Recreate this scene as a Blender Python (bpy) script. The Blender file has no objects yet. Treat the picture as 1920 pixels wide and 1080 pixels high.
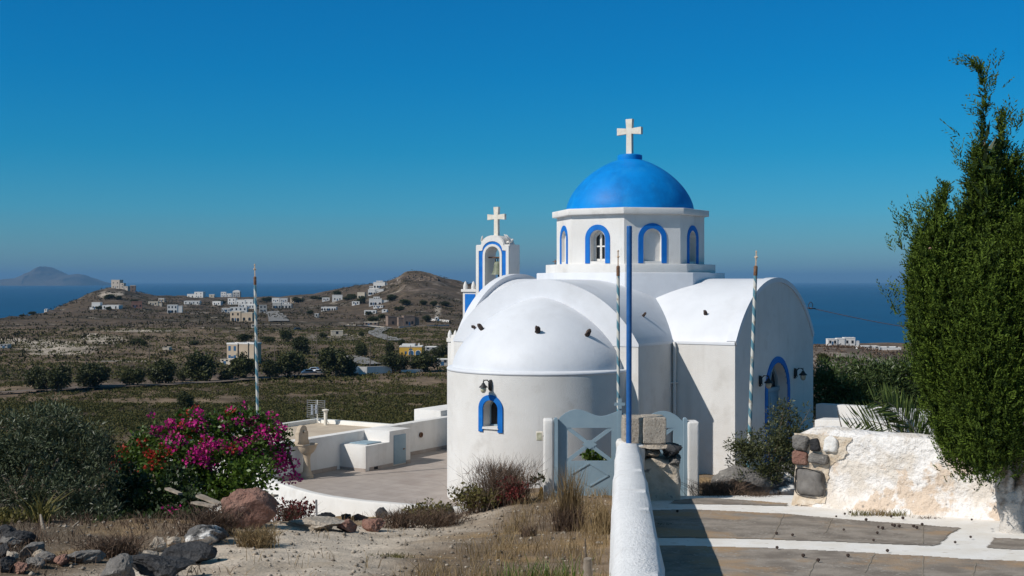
import bpy, bmesh, math, random
import numpy as np
from mathutils import Matrix, Vector
from mathutils.bvhtree import BVHTree
R = math.radians
sc = bpy.context.scene
col = sc.collection
rng = np.random.default_rng(7)
random.seed(7)

# ---------------------------------------------------------------- camera
F = 2400.0            # focal length in photo pixels (photo 1920 wide)
EYE = 4.25            # eye height above the church terrace
HY = 527.0            # eye level in the photo
cam_d = bpy.data.cameras.new('camera'); cam = bpy.data.objects.new('camera', cam_d); col.objects.link(cam)
cam.location = (0, 0, EYE); cam.rotation_euler = (R(90), 0, 0)
cam_d.sensor_width = 36; cam_d.lens = 36*F/1920; cam_d.shift_y = -(540-HY)/1920
cam_d.clip_start = 0.1; cam_d.clip_end = 300000
sc.camera = cam
# ---------------------------------------------------------------- sky and sun
SUN_AZ, SUN_EL = 61.0, 40.5
sx, sy = -math.sin(R(SUN_AZ)), -math.cos(R(SUN_AZ))
SUN_DIR = Vector((sx*math.cos(R(SUN_EL)), sy*math.cos(R(SUN_EL)), math.sin(R(SUN_EL))))
w = bpy.data.worlds.new('World'); sc.world = w; w.use_nodes = True
nt = w.node_tree; nt.nodes.clear()
out = nt.nodes.new('ShaderNodeOutputWorld'); bg = nt.nodes.new('ShaderNodeBackground')
sky = nt.nodes.new('ShaderNodeTexSky'); sky.sky_type = 'NISHITA'; sky.sun_disc = False
sky.sun_elevation = R(SUN_EL); sky.sun_rotation = math.atan2(SUN_DIR.x, SUN_DIR.y)
sky.altitude = 300; sky.air_density = 1.0; sky.dust_density = 0.4; sky.ozone_density = 4.0
hsv = nt.nodes.new('ShaderNodeHueSaturation'); hsv.inputs['Hue'].default_value = 0.49; hsv.inputs['Saturation'].default_value = 1.25
# sky colour graded by elevation: a deeper blue than the model's own towards the horizon
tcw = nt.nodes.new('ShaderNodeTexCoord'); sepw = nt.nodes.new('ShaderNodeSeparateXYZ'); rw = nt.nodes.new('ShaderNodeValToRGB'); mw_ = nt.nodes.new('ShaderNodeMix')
el = rw.color_ramp.elements; el[0].position = 0; el[0].color = (.40, .66, 1.0, 1); el[1].position = .62; el[1].color = (1.28, 1.04, .84, 1)  # warm tint put into the upper sky to warm the shaded walls
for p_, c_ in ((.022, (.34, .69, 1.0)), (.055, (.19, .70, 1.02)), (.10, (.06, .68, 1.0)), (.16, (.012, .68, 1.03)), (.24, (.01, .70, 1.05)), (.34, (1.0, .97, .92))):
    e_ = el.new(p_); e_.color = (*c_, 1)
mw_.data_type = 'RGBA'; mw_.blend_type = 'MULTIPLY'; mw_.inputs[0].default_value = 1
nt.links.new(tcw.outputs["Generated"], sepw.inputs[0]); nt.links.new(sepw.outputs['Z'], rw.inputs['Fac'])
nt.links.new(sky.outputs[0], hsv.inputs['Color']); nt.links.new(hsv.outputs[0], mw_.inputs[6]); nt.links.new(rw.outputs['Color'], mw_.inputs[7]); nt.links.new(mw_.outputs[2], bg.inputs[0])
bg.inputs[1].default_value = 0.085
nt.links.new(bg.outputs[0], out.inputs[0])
sl = bpy.data.lights.new('sun', 'SUN'); sl.energy = 4.3; sl.angle = R(0.53); sl.color = (1.0, 0.955, 0.89)
so = bpy.data.objects.new('sun', sl); col.objects.link(so)
so.rotation_euler = SUN_DIR.to_track_quat('Z', 'Y').to_euler(); so.location = (-20, -10, 40)
sc.view_settings.view_transform = 'Standard'; sc.view_settings.look = 'None'
sc.view_settings.exposure = 0.0; sc.view_settings.gamma = 1
sc.cycles.max_bounces = 6; sc.cycles.diffuse_bounces = 3; sc.cycles.glossy_bounces = 3; sc.cycles.transmission_bounces = 4
sc.cycles.volume_bounces = 0; sc.cycles.use_denoising = True

# ---------------------------------------------------------------- helpers
MW = {}
def tag(o, label=None, cat=None, group=None, kind=None):
    if label: o['label'] = label
    if cat: o['category'] = cat
    if group: o['group'] = group
    if kind: o['kind'] = kind
    return o
def empty(name, loc, label=None, cat=None, rz=0.0, group=None):
    o = bpy.data.objects.new(name, None); col.objects.link(o)
    o.location = loc; o.rotation_euler = (0, 0, rz); o.empty_display_size = .2
    MW[o.name] = Matrix.Translation(Vector(loc)) @ Matrix.Rotation(rz, 4, 'Z')
    return tag(o, label, cat, group)
def np_mesh(name, co, faces, attr=None):
    """co (n,3), faces (m,k) index array"""
    me = bpy.data.meshes.new(name)
    co = np.ascontiguousarray(co, dtype=np.float32); f = np.ascontiguousarray(faces, dtype=np.int32)
    m, k = f.shape
    me.vertices.add(len(co)); me.vertices.foreach_set('co', co.ravel())
    me.loops.add(m*k); me.loops.foreach_set('vertex_index', f.ravel())
    me.polygons.add(m); me.polygons.foreach_set('loop_start', np.arange(0, m*k, k, dtype=np.int32))
    try: me.polygons.foreach_set('loop_total', np.full(m, k, dtype=np.int32))
    except Exception: pass
    me.update(calc_edges=True)
    if attr:
        for an, av in attr.items():
            av = np.asarray(av, dtype=np.float32)
            if av.ndim == 1:
                a = me.attributes.new(an, 'FLOAT', 'POINT'); a.data.foreach_set('value', av)
            else:
                a = me.attributes.new(an, 'FLOAT_COLOR', 'POINT')
                a.data.foreach_set('color', np.concatenate([av, np.ones((len(av), 1), np.float32)], 1).ravel())
    return me
def link_mesh(name, me, mat, parent=None, origin=None, smooth=False):
    """me holds world coordinates; move them into the parent's frame (or about an origin)"""
    o = bpy.data.objects.new(name, me); col.objects.link(o)
    if mat: me.materials.append(mat)
    if parent is not None:
        pm = MW[parent.name]; me.transform(pm.inverted()); o.parent = parent; MW[o.name] = pm
    else:
        if origin is None:
            n = len(me.vertices); c = np.empty(n*3, np.float32); me.vertices.foreach_get('co', c); c = c.reshape(-1, 3)
            lo, hi = c.min(0), c.max(0); origin = ((lo[0]+hi[0])/2, (lo[1]+hi[1])/2, lo[2])
        me.transform(Matrix.Translation(-Vector([float(q) for q in origin]))); o.location = [float(q) for q in origin]
        MW[o.name] = Matrix.Translation(Vector([float(q) for q in origin]))
    if smooth:
        me.polygons.foreach_set('use_smooth', np.ones(len(me.polygons), dtype=bool))
        if smooth is not True:
            me.set_sharp_from_angle(angle=R(smooth))
    return o

class MB:
    def __init__(s, frame=None): s.v = []; s.f = []; s.M = frame or Matrix.Identity(4)
    def V(s, p): s.v.append(s.M @ Vector(p)); return len(s.v)-1
    def face(s, pts): s.f.append([s.V(p) for p in pts])
    def box(s, x0, x1, y0, y1, z0, z1):
        i = [s.V((x, y, z)) for z in (z0, z1) for x, y in ((x0, y0), (x1, y0), (x1, y1), (x0, y1))]
        for q in ((3, 2, 1, 0), (4, 5, 6, 7), (0, 1, 5, 4), (1, 2, 6, 5), (2, 3, 7, 6), (3, 0, 4, 7)): s.f.append([i[k] for k in q])
        return s
    def prism(s, poly, axis, a0, a1, caps=(True, True)):
        """poly: 2-D points; axis 'x': (y,z) swept in x; 'y': (x,z); 'z': (x,y)"""
        def P(p, a): return {'x': (a, p[0], p[1]), 'y': (p[0], a, p[1]), 'z': (p[0], p[1], a)}[axis]
        A = [s.V(P(p, a0)) for p in poly]; B = [s.V(P(p, a1)) for p in poly]; n = len(poly)
        for k in range(n): s.f.append([A[k], A[(k+1) % n], B[(k+1) % n], B[k]])
        if caps[0]: s.f.append(A[::-1])
        if caps[1]: s.f.append(B)
        return s
    def lathe(s, prof, c=(0, 0, 0), n=32, a0=0.0, a1=2*math.pi, cap=True):
        full = abs(a1-a0-2*math.pi) < 1e-6; m = n if full else n+1
        rings = []
        for r, z in prof:
            rings.append([s.V((c[0]+r*math.cos(a0+(a1-a0)*k/n), c[1]+r*math.sin(a0+(a1-a0)*k/n), c[2]+z)) for k in range(m)])
        for a, b in zip(rings, rings[1:]):
            for k in range(n):
                k2 = (k+1) % m if full else k+1
                s.f.append([a[k], a[k2], b[k2], b[k]])
        if cap and full: s.f.append(rings[0][::-1]); s.f.append(rings[-1])
        return s
    def tube(s, pts, rad, n=8, cap=True):
        pts = [Vector(p) for p in pts]
        if not hasattr(rad, '__len__'): rad = [rad]*len(pts)
        rings = []; up = Vector((0.13, 0.07, 1)).normalized()
        for k, p in enumerate(pts):
            t = (pts[min(k+1, len(pts)-1)]-pts[max(k-1, 0)]).normalized()
            if abs(t.dot(up)) > .95: up = Vector((1, .1, 0)).normalized()
            a = t.cross(up).normalized(); b = t.cross(a)
            rings.append([s.V(p+(a*math.cos(2*math.pi*j/n)+b*math.sin(2*math.pi*j/n))*rad[k]) for j in range(n)])
        for a, b in zip(rings, rings[1:]):
            for j in range(n): s.f.append([a[j], a[(j+1) % n], b[(j+1) % n], b[j]])
        if cap: s.f.append(rings[0][::-1]); s.f.append(rings[-1])
        return s
    def build(s, name, mat, parent=None, origin=None, smooth=False, bevel=0.0, seg=2, recalc=True):
        me = bpy.data.meshes.new(name)
        me.from_pydata([tuple(v) for v in s.v], [], s.f)
        if recalc or bevel or smooth:
            bm = bmesh.new(); bm.from_mesh(me)
            if bevel or smooth:
                bmesh.ops.remove_doubles(bm, verts=bm.verts, dist=1e-5)
            if recalc: bmesh.ops.recalc_face_normals(bm, faces=bm.faces)
            if bevel:
                ed = [e for e in bm.edges if len(e.link_faces) == 2 and e.calc_face_angle(0) > R(30)]
                bmesh.ops.bevel(bm, geom=ed, offset=bevel, segments=seg, affect='EDGES', profile=.5, clamp_overlap=True)
            bm.to_mesh(me); bm.free()
        return link_mesh(name, me, mat, parent, origin, smooth if smooth else (40 if bevel else False))

def hole_panel(mb, mp, u0, u1, z0, ztop, cu, hw, zb, zs, depth, ns=14, nu=1, back=False, rise=None):
    """wall sheet with an arched opening; mp(u,z,dep)->xyz, dep into the wall"""
    rise = rise or hw
    zt = ztop if callable(ztop) else (lambda u: ztop)
    def strip(a, b, n):
        for k in range(n):
            ua, ub = a+(b-a)*k/n, a+(b-a)*(k+1)/n
            mb.face([mp(ua, z0, 0), mp(ub, z0, 0), mp(ub, zt(ub), 0), mp(ua, zt(ua), 0)])
    strip(u0, cu-hw, nu); strip(cu+hw, u1, nu)
    if zb > z0+1e-6:
        for k in range(4):
            ua, ub = cu-hw+2*hw*k/4, cu-hw+2*hw*(k+1)/4
            mb.face([mp(ua, z0, 0), mp(ub, z0, 0), mp(ub, zb, 0), mp(ua, zb, 0)])
    arc = [(cu-hw*math.cos(math.pi*k/ns), zs+rise*math.sin(math.pi*k/ns)) for k in range(ns+1)]
    for (ua, za), (ub, zb2) in zip(arc, arc[1:]):
        mb.face([mp(ua, za, 0), mp(ub, zb2, 0), mp(ub, zt(ub), 0), mp(ua, zt(ua), 0)])
    path = [(cu-hw, zb)]+arc+[(cu+hw, zb)]
    for (ua, za), (ub, zc) in zip(path, path[1:]+path[:1]):
        mb.face([mp(ua, za, 0), mp(ua, za, depth), mp(ub, zc, depth), mp(ub, zc, 0)])
    if back: mb.face([mp(u, z, depth) for u, z in path])
def arch_band(mb, mp, cu, hw, zb, zs, t, p, d=.02, ns=18, rise=None):
    rise = rise or hw
    def arc(r, rr): return [(cu-r, zb)]+[(cu-r*math.cos(math.pi*k/ns), zs+rr*math.sin(math.pi*k/ns)) for k in range(ns+1)]+[(cu+r, zb)]
    A, B = arc(hw, rise), arc(hw+t, rise+t)
    ring = [[mp(u, z, -p) for u, z in A], [mp(u, z, -p) for u, z in B], [mp(u, z, d) for u, z in B], [mp(u, z, d) for u, z in A]]
    ids = [[mb.V(q) for q in r] for r in ring]
    for k in range(len(A)-1):
        for a in range(4):
            b = (a+1) % 4
            mb.f.append([ids[a][k], ids[a][k+1], ids[b][k+1], ids[b][k]])
    for k in (0, len(A)-1): mb.f.append([ids[a][k] for a in range(4)])
def flat_map(o, u, n):
    o, u, n = Vector(o), Vector(u), Vector(n)
    return lambda a, z, d: o+u*a-n*d+Vector((0, 0, z))

# ---------------------------------------------------------------- noise (vectorised)
def vnoise(x, y, seed=0):
    x = np.asarray(x, float); y = np.asarray(y, float)
    xi = np.floor(x).astype(np.int64); yi = np.floor(y).astype(np.int64); fx = x-xi; fy = y-yi
    fx = fx*fx*(3-2*fx); fy = fy*fy*(3-2*fy)
    def h(a, b):
        n = (a*374761393+b*668265263+seed*974634777) & 0xffffffff
        n = ((n ^ (n >> 13))*1274126177) & 0xffffffff
        return ((n ^ (n >> 16)) & 0xffff)/65535.0
    return (h(xi, yi)*(1-fx)+h(xi+1, yi)*fx)*(1-fy)+(h(xi, yi+1)*(1-fx)+h(xi+1, yi+1)*fx)*fy
def fbm(x, y, oct=4, seed=0):
    s = 0; a = .5; t = 0
    for k in range(oct):
        s = s+a*vnoise(x*2**k, y*2**k, seed+k*17); t += a; a *= .5
    return s/t*2-1
def sstep(a, b, x):
    t = np.clip((np.asarray(x, float)-a)/(b-a), 0, 1); return t*t*(3-2*t)

# ---------------------------------------------------------------- materials
def mat(name, c1, c2=None, scale=4.0, rough=.8, bump=0.0, bscale=40.0, spec=.3, lo=.35, hi=.65, metal=0.0, c3=None, s3=1.0, lo3=.55, hi3=.7, world=False, bdist=.01, detail=6, streak=None, spots=None):
    m = bpy.data.materials.new(name); m.use_nodes = True
    n = m.node_tree.nodes; L = m.node_tree.links; b = n['Principled BSDF']
    b.inputs['Roughness'].default_value = rough; b.inputs['Specular IOR Level'].default_value = spec; b.inputs['Metallic'].default_value = metal
    b.inputs['Base Color'].default_value = (*c1, 1)
    if world: tc = n.new('ShaderNodeNewGeometry').outputs['Position']
    else: tc = n.new('ShaderNodeTexCoord').outputs['Object']
    def noise(s, d=detail):
        t = n.new('ShaderNodeTexNoise'); t.inputs['Scale'].default_value = s; t.inputs['Detail'].default_value = d; t.inputs['Roughness'].default_value = .6
        L.new(tc, t.inputs['Vector']); return t.outputs['Fac']
    def ramp(fac, lo, hi):
        r = n.new('ShaderNodeMapRange'); r.inputs['From Min'].default_value = lo; r.inputs['From Max'].default_value = hi; L.new(fac, r.inputs['Value']); return r.outputs[0]
    def mix(f, a, b2):
        x = n.new('ShaderNodeMix'); x.data_type = 'RGBA'; L.new(f, x.inputs[0])
        for sock, v in ((x.inputs[6], a), (x.inputs[7], b2)):
            if isinstance(v, tuple): sock.default_value = (*v, 1)
            else: L.new(v, sock)
        return x.outputs[2]
    c = None
    if c2: c = mix(ramp(noise(scale), lo, hi), c1, c2)
    if c3: c = mix(ramp(noise(s3), lo3, hi3), c if c is not None else c1, c3)
    if streak:      # rain streaks: noise stretched along z; (scale, lo, hi, colour)
        mp = n.new('ShaderNodeMapping'); mp.inputs['Scale'].default_value = (1, 1, .09); L.new(tc, mp.inputs['Vector'])
        t = n.new('ShaderNodeTexNoise'); t.inputs['Scale'].default_value = streak[0]; t.inputs['Detail'].default_value = 5; L.new(mp.outputs[0], t.inputs['Vector'])
        c = mix(ramp(t.outputs['Fac'], streak[1], streak[2]), c if c is not None else c1, streak[3])
    if spots:       # small chips and flecks: (scale, radius, colour, share)
        t = n.new('ShaderNodeTexVoronoi'); t.inputs['Scale'].default_value = spots[0]; L.new(tc, t.inputs['Vector'])
        k1 = ramp(t.outputs['Distance'], spots[1], spots[1]*.5); k2 = ramp(noise(spots[0]*.13, 3), spots[3], spots[3]+.08)
        mu = n.new('ShaderNodeMath'); mu.operation = 'MULTIPLY'; L.new(k1, mu.inputs[0]); L.new(k2, mu.inputs[1])
        c = mix(mu.outputs[0], c if c is not None else c1, spots[2])
    if c is not None: L.new(c, b.inputs['Base Color'])
    if bump:
        bn = n.new('ShaderNodeBump'); bn.inputs['Strength'].default_value = bump; bn.inputs['Distance'].default_value = bdist
        L.new(noise(bscale, 4), bn.inputs['Height']); L.new(bn.outputs[0], b.inputs['Normal'])
    m['_'] = 0
    return m
def leaf_mat(name, dark, light, rough=.5, trans=.25, spec=.3):
    m = bpy.data.materials.new(name); m.use_nodes = True
    n = m.node_tree.nodes; L = m.node_tree.links; b = n['Principled BSDF']
    b.inputs['Roughness'].default_value = rough; b.inputs['Specular IOR Level'].default_value = spec
    at = n.new('ShaderNodeAttribute'); at.attribute_name = 'v'
    x = n.new('ShaderNodeMix'); x.data_type = 'RGBA'; x.inputs[6].default_value = (*dark, 1); x.inputs[7].default_value = (*light, 1)
    L.new(at.outputs['Fac'], x.inputs[0]); L.new(x.outputs[2], b.inputs['Base Color'])
    if trans:
        t = n.new('ShaderNodeBsdfTranslucent'); L.new(x.outputs[2], t.inputs['Color'])
        mx = n.new('ShaderNodeMixShader'); mx.inputs[0].default_value = trans
        L.new(b.outputs[0], mx.inputs[1]); L.new(t.outputs[0], mx.inputs[2]); L.new(mx.outputs[0], n['Material Output'].inputs[0])
    return m
M = {}
M['plaster'] = mat('plaster', (.66, .635, .60), (.73, .71, .68), 1.3, .85, .55, 55, .2, c3=(.57, .54, .50), s3=2.3, lo3=.56, hi3=.8, bdist=.014, streak=(3.2, .55, .9, (.54, .51, .47)), spots=(7, .07, (.42, .39, .36), .56))
M['roof'] = mat('roof_paint', (.63, .64, .665), (.69, .70, .725), 1.4, .5, .3, 17, .3, bdist=.014, c3=(.57, .57, .58), s3=1.1, lo3=.54, hi3=.8, spots=(5, .05, (.45, .44, .43), .56))
M['cream'] = mat('cream_paint', (.72, .69, .62), (.78, .75, .69), 3, .7, .1, 30)
M['stone_cream'] = mat('cream_stone', (.62, .56, .46), (.74, .69, .60), 9, .7, .25, 60)
M['blue'] = mat('blue_paint', (.004, .125, .46), (.008, .16, .53), 5, .6, .25, 40, .2, c3=(.02, .18, .50), s3=11, lo3=.58, hi3=.72)
M['dome_blue'] = mat('dome_paint', (.001, .185, .54), (.002, .225, .62), 2.5, .5, .3, 20, .18, c3=(.003, .155, .45), s3=1.6, lo3=.5, hi3=.72, bdist=.015, streak=(3.0, .54, .8, (.012, .25, .60)))
M['gate'] = mat('pale_blue_paint', (.225, .315, .375), (.26, .35, .405), 4, .55, .08, 30, c3=(.19, .27, .32), s3=9, lo3=.62, hi3=.8)
M['dark'] = mat('dark_glass', (.012, .013, .016), None, 1, .15, spec=.5)
M['black'] = mat('black_iron', (.014, .014, .016), (.03, .028, .028), 20, .55, .1, 60, .4)
M['lampglass'] = mat('amber_glass', (.42, .33, .22), (.55, .46, .34), 12, .2, spec=.6)
M['spout'] = mat('dark_lava_stone', (.03, .022, .02), (.11, .075, .06), 22, .95, .8, 60)
M['white_wood'] = mat('white_wood', (.62, .60, .56), (.74, .72, .68), 20, .6, .15, 60)
M['bronze'] = mat('green_bronze', (.13, .15, .10), (.22, .24, .17), 14, .55, .2, 40, .4)
M['rust'] = mat('rusty_iron', (.10, .05, .03), (.22, .12, .07), 30, .8, .3, 80)
# ================================================================ CHURCH (frame: x = south, y = west, origin under the dome)
CX, CY, ROT = 2.65, 28.79, R(-32)
CF = Matrix.Translation((CX, CY, 0)) @ Matrix.Rotation(ROT, 4, 'Z')
church = empty('chapel', (CX, CY, 0), 'white cross-plan chapel with blue dome and rounded apse behind the blue-grey gate', 'chapel', ROT)
HN, HT, XS, XN, YE, YW, EAVE, TOP = 2.13, 2.31, 3.455, 3.06, -3.87, 4.6, 3.04, 4.27
def arc_pts(h, rise, z0, n=26):
    r = (h*h+rise*rise)/(2*rise); a = math.asin(h/r)
    return [(r*math.sin(-a+2*a*k/n), z0+r*math.cos(-a+2*a*k/n)-r*math.cos(a)) for k in range(n+1)]
def arc_z(h, rise, z0):
    r = (h*h+rise*rise)/(2*rise); c = math.sqrt(r*r-h*h)
    return lambda u: z0+math.sqrt(max(r*r-u*u, 0))-c
RISE = TOP-EAVE
bvh_v, bvh_f = [], []
def bvh_add(mb):
    o = len(bvh_v); bvh_v.extend(mb.v); bvh_f.extend([[i+o for i in f] for f in mb.f])
# nave walls and vault
def walls(name, mb, **k): return mb.build(name, M['plaster'], church, smooth=35, recalc=False, **k)
mb = MB(CF)
for x in (-HN, HN): mb.face([(x, YE, -.3), (x, YW, -.3), (x, YW, EAVE), (x, YE, EAVE)])
prof = arc_pts(HN, RISE, EAVE)
mb.face([(-HN, YW, -.3), (HN, YW, -.3)]+[(x, YW, z) for x, z in prof[::-1]])
mb.face([(-HN, YE, -.3), (HN, YE, -.3)]+[(x, YE, z) for x, z in prof[::-1]])
walls('nave_wall', mb)
mb = MB(CF); EO = .012
p2 = [(-HN-EO, EAVE)]+[(x*(1+.004), z+.012) for x, z in prof]+[(HN+EO, EAVE), (HN+EO, EAVE-.045), (-HN-EO, EAVE-.045)]
mb.prism(p2, 'y', YE-.012, YW+.02); bvh_add(mb)
mb.build('nave_vault', M['roof'], church, smooth=28)
# transept arms
prof_t = arc_pts(HT, RISE+.02, EAVE)
mb = MB(CF)
for y in (-HT, HT): mb.face([(-XN, y, -.3), (XS, y, -.3), (XS, y, EAVE), (-XN, y, EAVE)])
mb.face([(-XN, -HT, -.3), (-XN, HT, -.3)]+[(-XN, y, z) for y, z in prof_t[::-1]])
DC, DW, DS = .03, .60, 1.93       # door centre, half width, spring height
smap = flat_map((XS, 0, 0), (0, 1, 0), (1, 0, 0))
hole_panel(mb, smap, -HT, HT, -.3, arc_z(HT, RISE+.02, EAVE), DC, DW, .06, DS, .24, nu=12)
walls('transept_wall', mb)
mb = MB(CF)
p2 = [(-HT-EO, EAVE)]+[(y*1.004, z+.012) for y, z in prof_t]+[(HT+EO, EAVE), (HT+EO, EAVE-.045), (-HT-EO, EAVE-.045)]
mb.prism(p2, 'x', -XN-.01, XS-.004); bvh_add(mb)
mb.build('transept_vault', M['roof'], church, smooth=28)
def rim(x0, x1, up, down):
    mb = MB(CF); a = [(y*1.006, z+up) for y, z in prof_t]; b = [(y*.98, z-down) for y, z in prof_t]
    poly = a+b[::-1]; n = len(a)
    for x in (x0, x1): pass
    A = [mb.V((x0, *p)) for p in a]; B = [mb.V((x1, *p)) for p in a]; Cc = [mb.V((x1, *p)) for p in b]; D = [mb.V((x0, *p)) for p in b]
    for k in range(n-1):
        for P, Q in ((A, B), (B, Cc), (Cc, D), (D, A)): mb.f.append([P[k], P[k+1], Q[k+1], Q[k]])
    for k in (0, n-1): mb.f.append([A[k], B[k], Cc[k], D[k]])
    return mb
rim(-XN-.03, -XN+.16, .13, .05).build('gable_rim', M['roof'], church, smooth=28)
rim(XS-.17, XS+.025, .035, .06).build('gable_rim', M['roof'], church, smooth=28)
mb = MB(CF); mb.box(-3.29, -XN-.002, -HT-.01, -HT+.75, -.3, EAVE+.01); mb.build('corner_pier', M['plaster'], church, bevel=.02)
# apse
AR = 1.89
amap = lambda u, z, d: ((AR-d)*math.sin(u/AR), YE-(AR-d)*math.cos(u/AR), z)
AZB, AZS, AHW = 1.52, 1.86, .165
mb = MB(CF); AE = 2.54
hole_panel(mb, amap, -math.pi/2*AR, math.pi/2*AR, -.3, AE, 0, AHW, AZB, AZS, .26, nu=26)
walls('apse_wall', mb)
mb = MB(CF)
mb.lathe([(AR-.06, AE-.05), (AR+.004, AE-.045), (AR+.008, AE-.01), (AR-.012, AE+.018), (AR-.09, AE+.028), (AR-.13, AE+.05)], (0, YE, 0), 64, math.pi, 2*math.pi)
mb.build('apse_cornice', M['roof'], church, smooth=True)
mb = MB(CF); pr = []
for k in range(29):
    t = k/28; rr = math.cos(t*math.pi/2)**(2/1.52)*(AR-.10); zz = math.sin(t*math.pi/2)**(2/1.62)*1.38+AE+.015
    pr.append((max(rr, .001), zz))
mb.lathe(pr, (0, YE-.0, 0), 72, math.pi-.02, 2*math.pi+.02); bvh_add(mb)
mb.build('apse_half_dome', M['roof'], church, smooth=True)
# apse window parts
mb = MB(CF); arch_band(mb, amap, 0, AHW, AZB-.09, AZS, .10, .025); tr = mb.build('window_trim', M['blue'], church, smooth=30)
mb = MB(CF)
mb.prism([(-.16, AZB+.004), (.17, AZB+.004), (.19, AZB-.035), (-.17, AZB-.035)], 'y', YE-AR-.03, YE-AR+.2); mb.build('window_sill', M['plaster'], church)
fr = None
mb = MB(CF)
amap2 = lambda u, z, d: (u, YE-AR+.20+d, z)
arch_band(mb, amap2, 0, AHW-.035, AZB, AZS, .05, 0, .05); mb.box(-.16, .16, YE-AR+.20, YE-AR+.25, AZB, AZB+.035)
fr = mb.build('window_frame', M['gate'], church, smooth=30)
mb = MB(CF); mb.face([amap2(u, z, .03) for u, z in [(-.165, AZB)]+[(-.165*math.cos(math.pi*k/12), AZS+.165*math.sin(math.pi*k/12)) for k in range(13)]+[(.165, AZB)]])
mb.build('pane', M['dark'], fr)
# tiers under the drum
def octo(a, b): return [(b, -a), (a, -b), (a, b), (b, a), (-b, a), (-a, b), (-a, -b), (-b, -a)]
mb = MB(CF); mb.prism(octo(1.93, .86), 'z', 2.9, 4.43); bvh_add(mb); mb.build('drum_plinth', M['roof'], church, bevel=.02)
mb = MB(CF); mb.prism(octo(1.745, .765), 'z', 4.40, 4.615); mb.build('drum_step', M['plaster'], church, bevel=.015)
# drum with arches
DA, DB, DZ0, DZ1 = 1.53, .635, 4.60, 5.70
mbd = MB(CF); ang = [(0, -1), (1, -1), (1, 0), (1, 1), (0, 1), (-1, 1), (-1, 0), (-1, -1)]
diag_d = (DA+DB)/math.sqrt(2); diag_h = (DA-DB)/math.sqrt(2)
for k, (ax, ay) in enumerate(ang):
    n = Vector((ax, ay, 0)).normalized(); u = Vector((-n.y, n.x, 0))
    card = (ax == 0 or ay == 0); dist = DA if card else diag_d; hl = DB if card else diag_h
    mp = flat_map(n*dist, u, n)
    hw = .175 if card else .195; dep = .24 if card else .07
    hole_panel(mbd, mp, -hl, hl, DZ0, DZ1, 0, hw, DZ0+.075, 5.165, dep, back=not card)
    if (ax, ay) in ((1, 1), (0, 1), (-1, 1)) and False: continue
    mb = MB(CF); arch_band(mb, mp, 0, hw+.012, DZ0+.03, 5.165, .112, .014); mb.build('arch_trim', M['blue'], church, smooth=30)
    if card:
        mb = MB(CF); mp2 = flat_map(n*(dist-.15), u, n); z0 = DZ0+.08
        arch_band(mb, mp2, 0, hw-.055, z0, 5.15, .06, 0, .05)
        bw = MB(CF)
        def bar(u0, u1, za, zb2):
            P = [mp2(u0, za, .0), mp2(u1, za, .0), mp2(u1, zb2, .0), mp2(u0, zb2, .0)]; Q = [mp2(u0, za, .04), mp2(u1, za, .04), mp2(u1, zb2, .04), mp2(u0, zb2, .04)]
            ids = [mb.V(p) for p in P+Q]
            for q in ((0, 1, 2, 3), (7, 6, 5, 4), (0, 4, 5, 1), (1, 5, 6, 2), (2, 6, 7, 3), (3, 7, 4, 0)): mb.f.append([ids[i] for i in q])
        bar(-.022, .022, z0, 5.29); bar(-hw+.04, hw-.04, 4.985, 5.015); bar(-hw+.02, hw-.02, z0, z0+.05)
        f = mb.build('window', M['white_wood'], church)
        mb = MB(CF); mb.face([mp2(uu, zz, .03) for uu, zz in [(-hw, z0)]+[(-hw*math.cos(math.pi*j/12), 5.16+hw*math.sin(math.pi*j/12)) for j in range(13)]+[(hw, z0)]])
        mb.build('pane', M['dark'], f)
mbd.build('drum_wall', M['plaster'], church, smooth=20, recalc=False)
mb = MB(CF); mb.prism(octo(DA+.10, DB+.04), 'z', 5.68, 5.815); mb.build('drum_cornice', M['plaster'], church, bevel=.012)
mb = MB(CF); pr = [(1.43, 0), (1.43, .02)]
for k in range(1, 25):
    t = k/24*math.pi/2*.955; pr.append((1.43*math.cos(t)**1.24, .02+1.19*math.sin(t)**1.22))
dm = mb.lathe(pr, (0, 0, 5.813), 72, cap=False).build('dome', M['dome_blue'], church, smooth=True)
mb = MB(CF); mb.lathe([(.275, 6.96), (.28, 7.03), (.275, 7.075), (.23, 7.095), (.01, 7.105)], (0, 0, 0), 36, cap=False); mb.build('cap', M['dome_blue'], dm, smooth=45)
def cross(mb, x, y, z0, h, span, wd, th, arm):
    """flared arms, face turned to -y"""
    def pl(pts): mb.prism(pts, 'y', y-th/2, y+th/2)
    zc = z0+h*arm; a = wd/2; fl = 1.22
    pl([(x-a, z0), (x+a, z0), (x+a*.92, zc), (x+a, zc+a), (x+a*fl, z0+h), (x-a*fl, z0+h), (x-a, zc+a), (x-a*.92, zc)])
    for s in (-1, 1):
        mb.prism([(x+s*a*.9, zc-a*.9), (x+s*span/2, zc-a*fl), (x+s*span/2, zc+a*fl), (x+s*a*.9, zc+a*.9)], 'y', y-th/2+.002, y+th/2-.002)
mb = MB(CF); cross(mb, 0, 0, 7.09, .80, .60, .135, .10, .66); mb.build('cross', M['stone_cream'], church)
mb = MB(CF); mb.tube([(-1.62, -.55, 4.6), (-1.62, -.55, 4.74)], .012, 6); mb.box(-1.68, -1.56, -.56, -.54, 4.685, 4.70); mb.build('lightning_rod', M['rust'], church)
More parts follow.
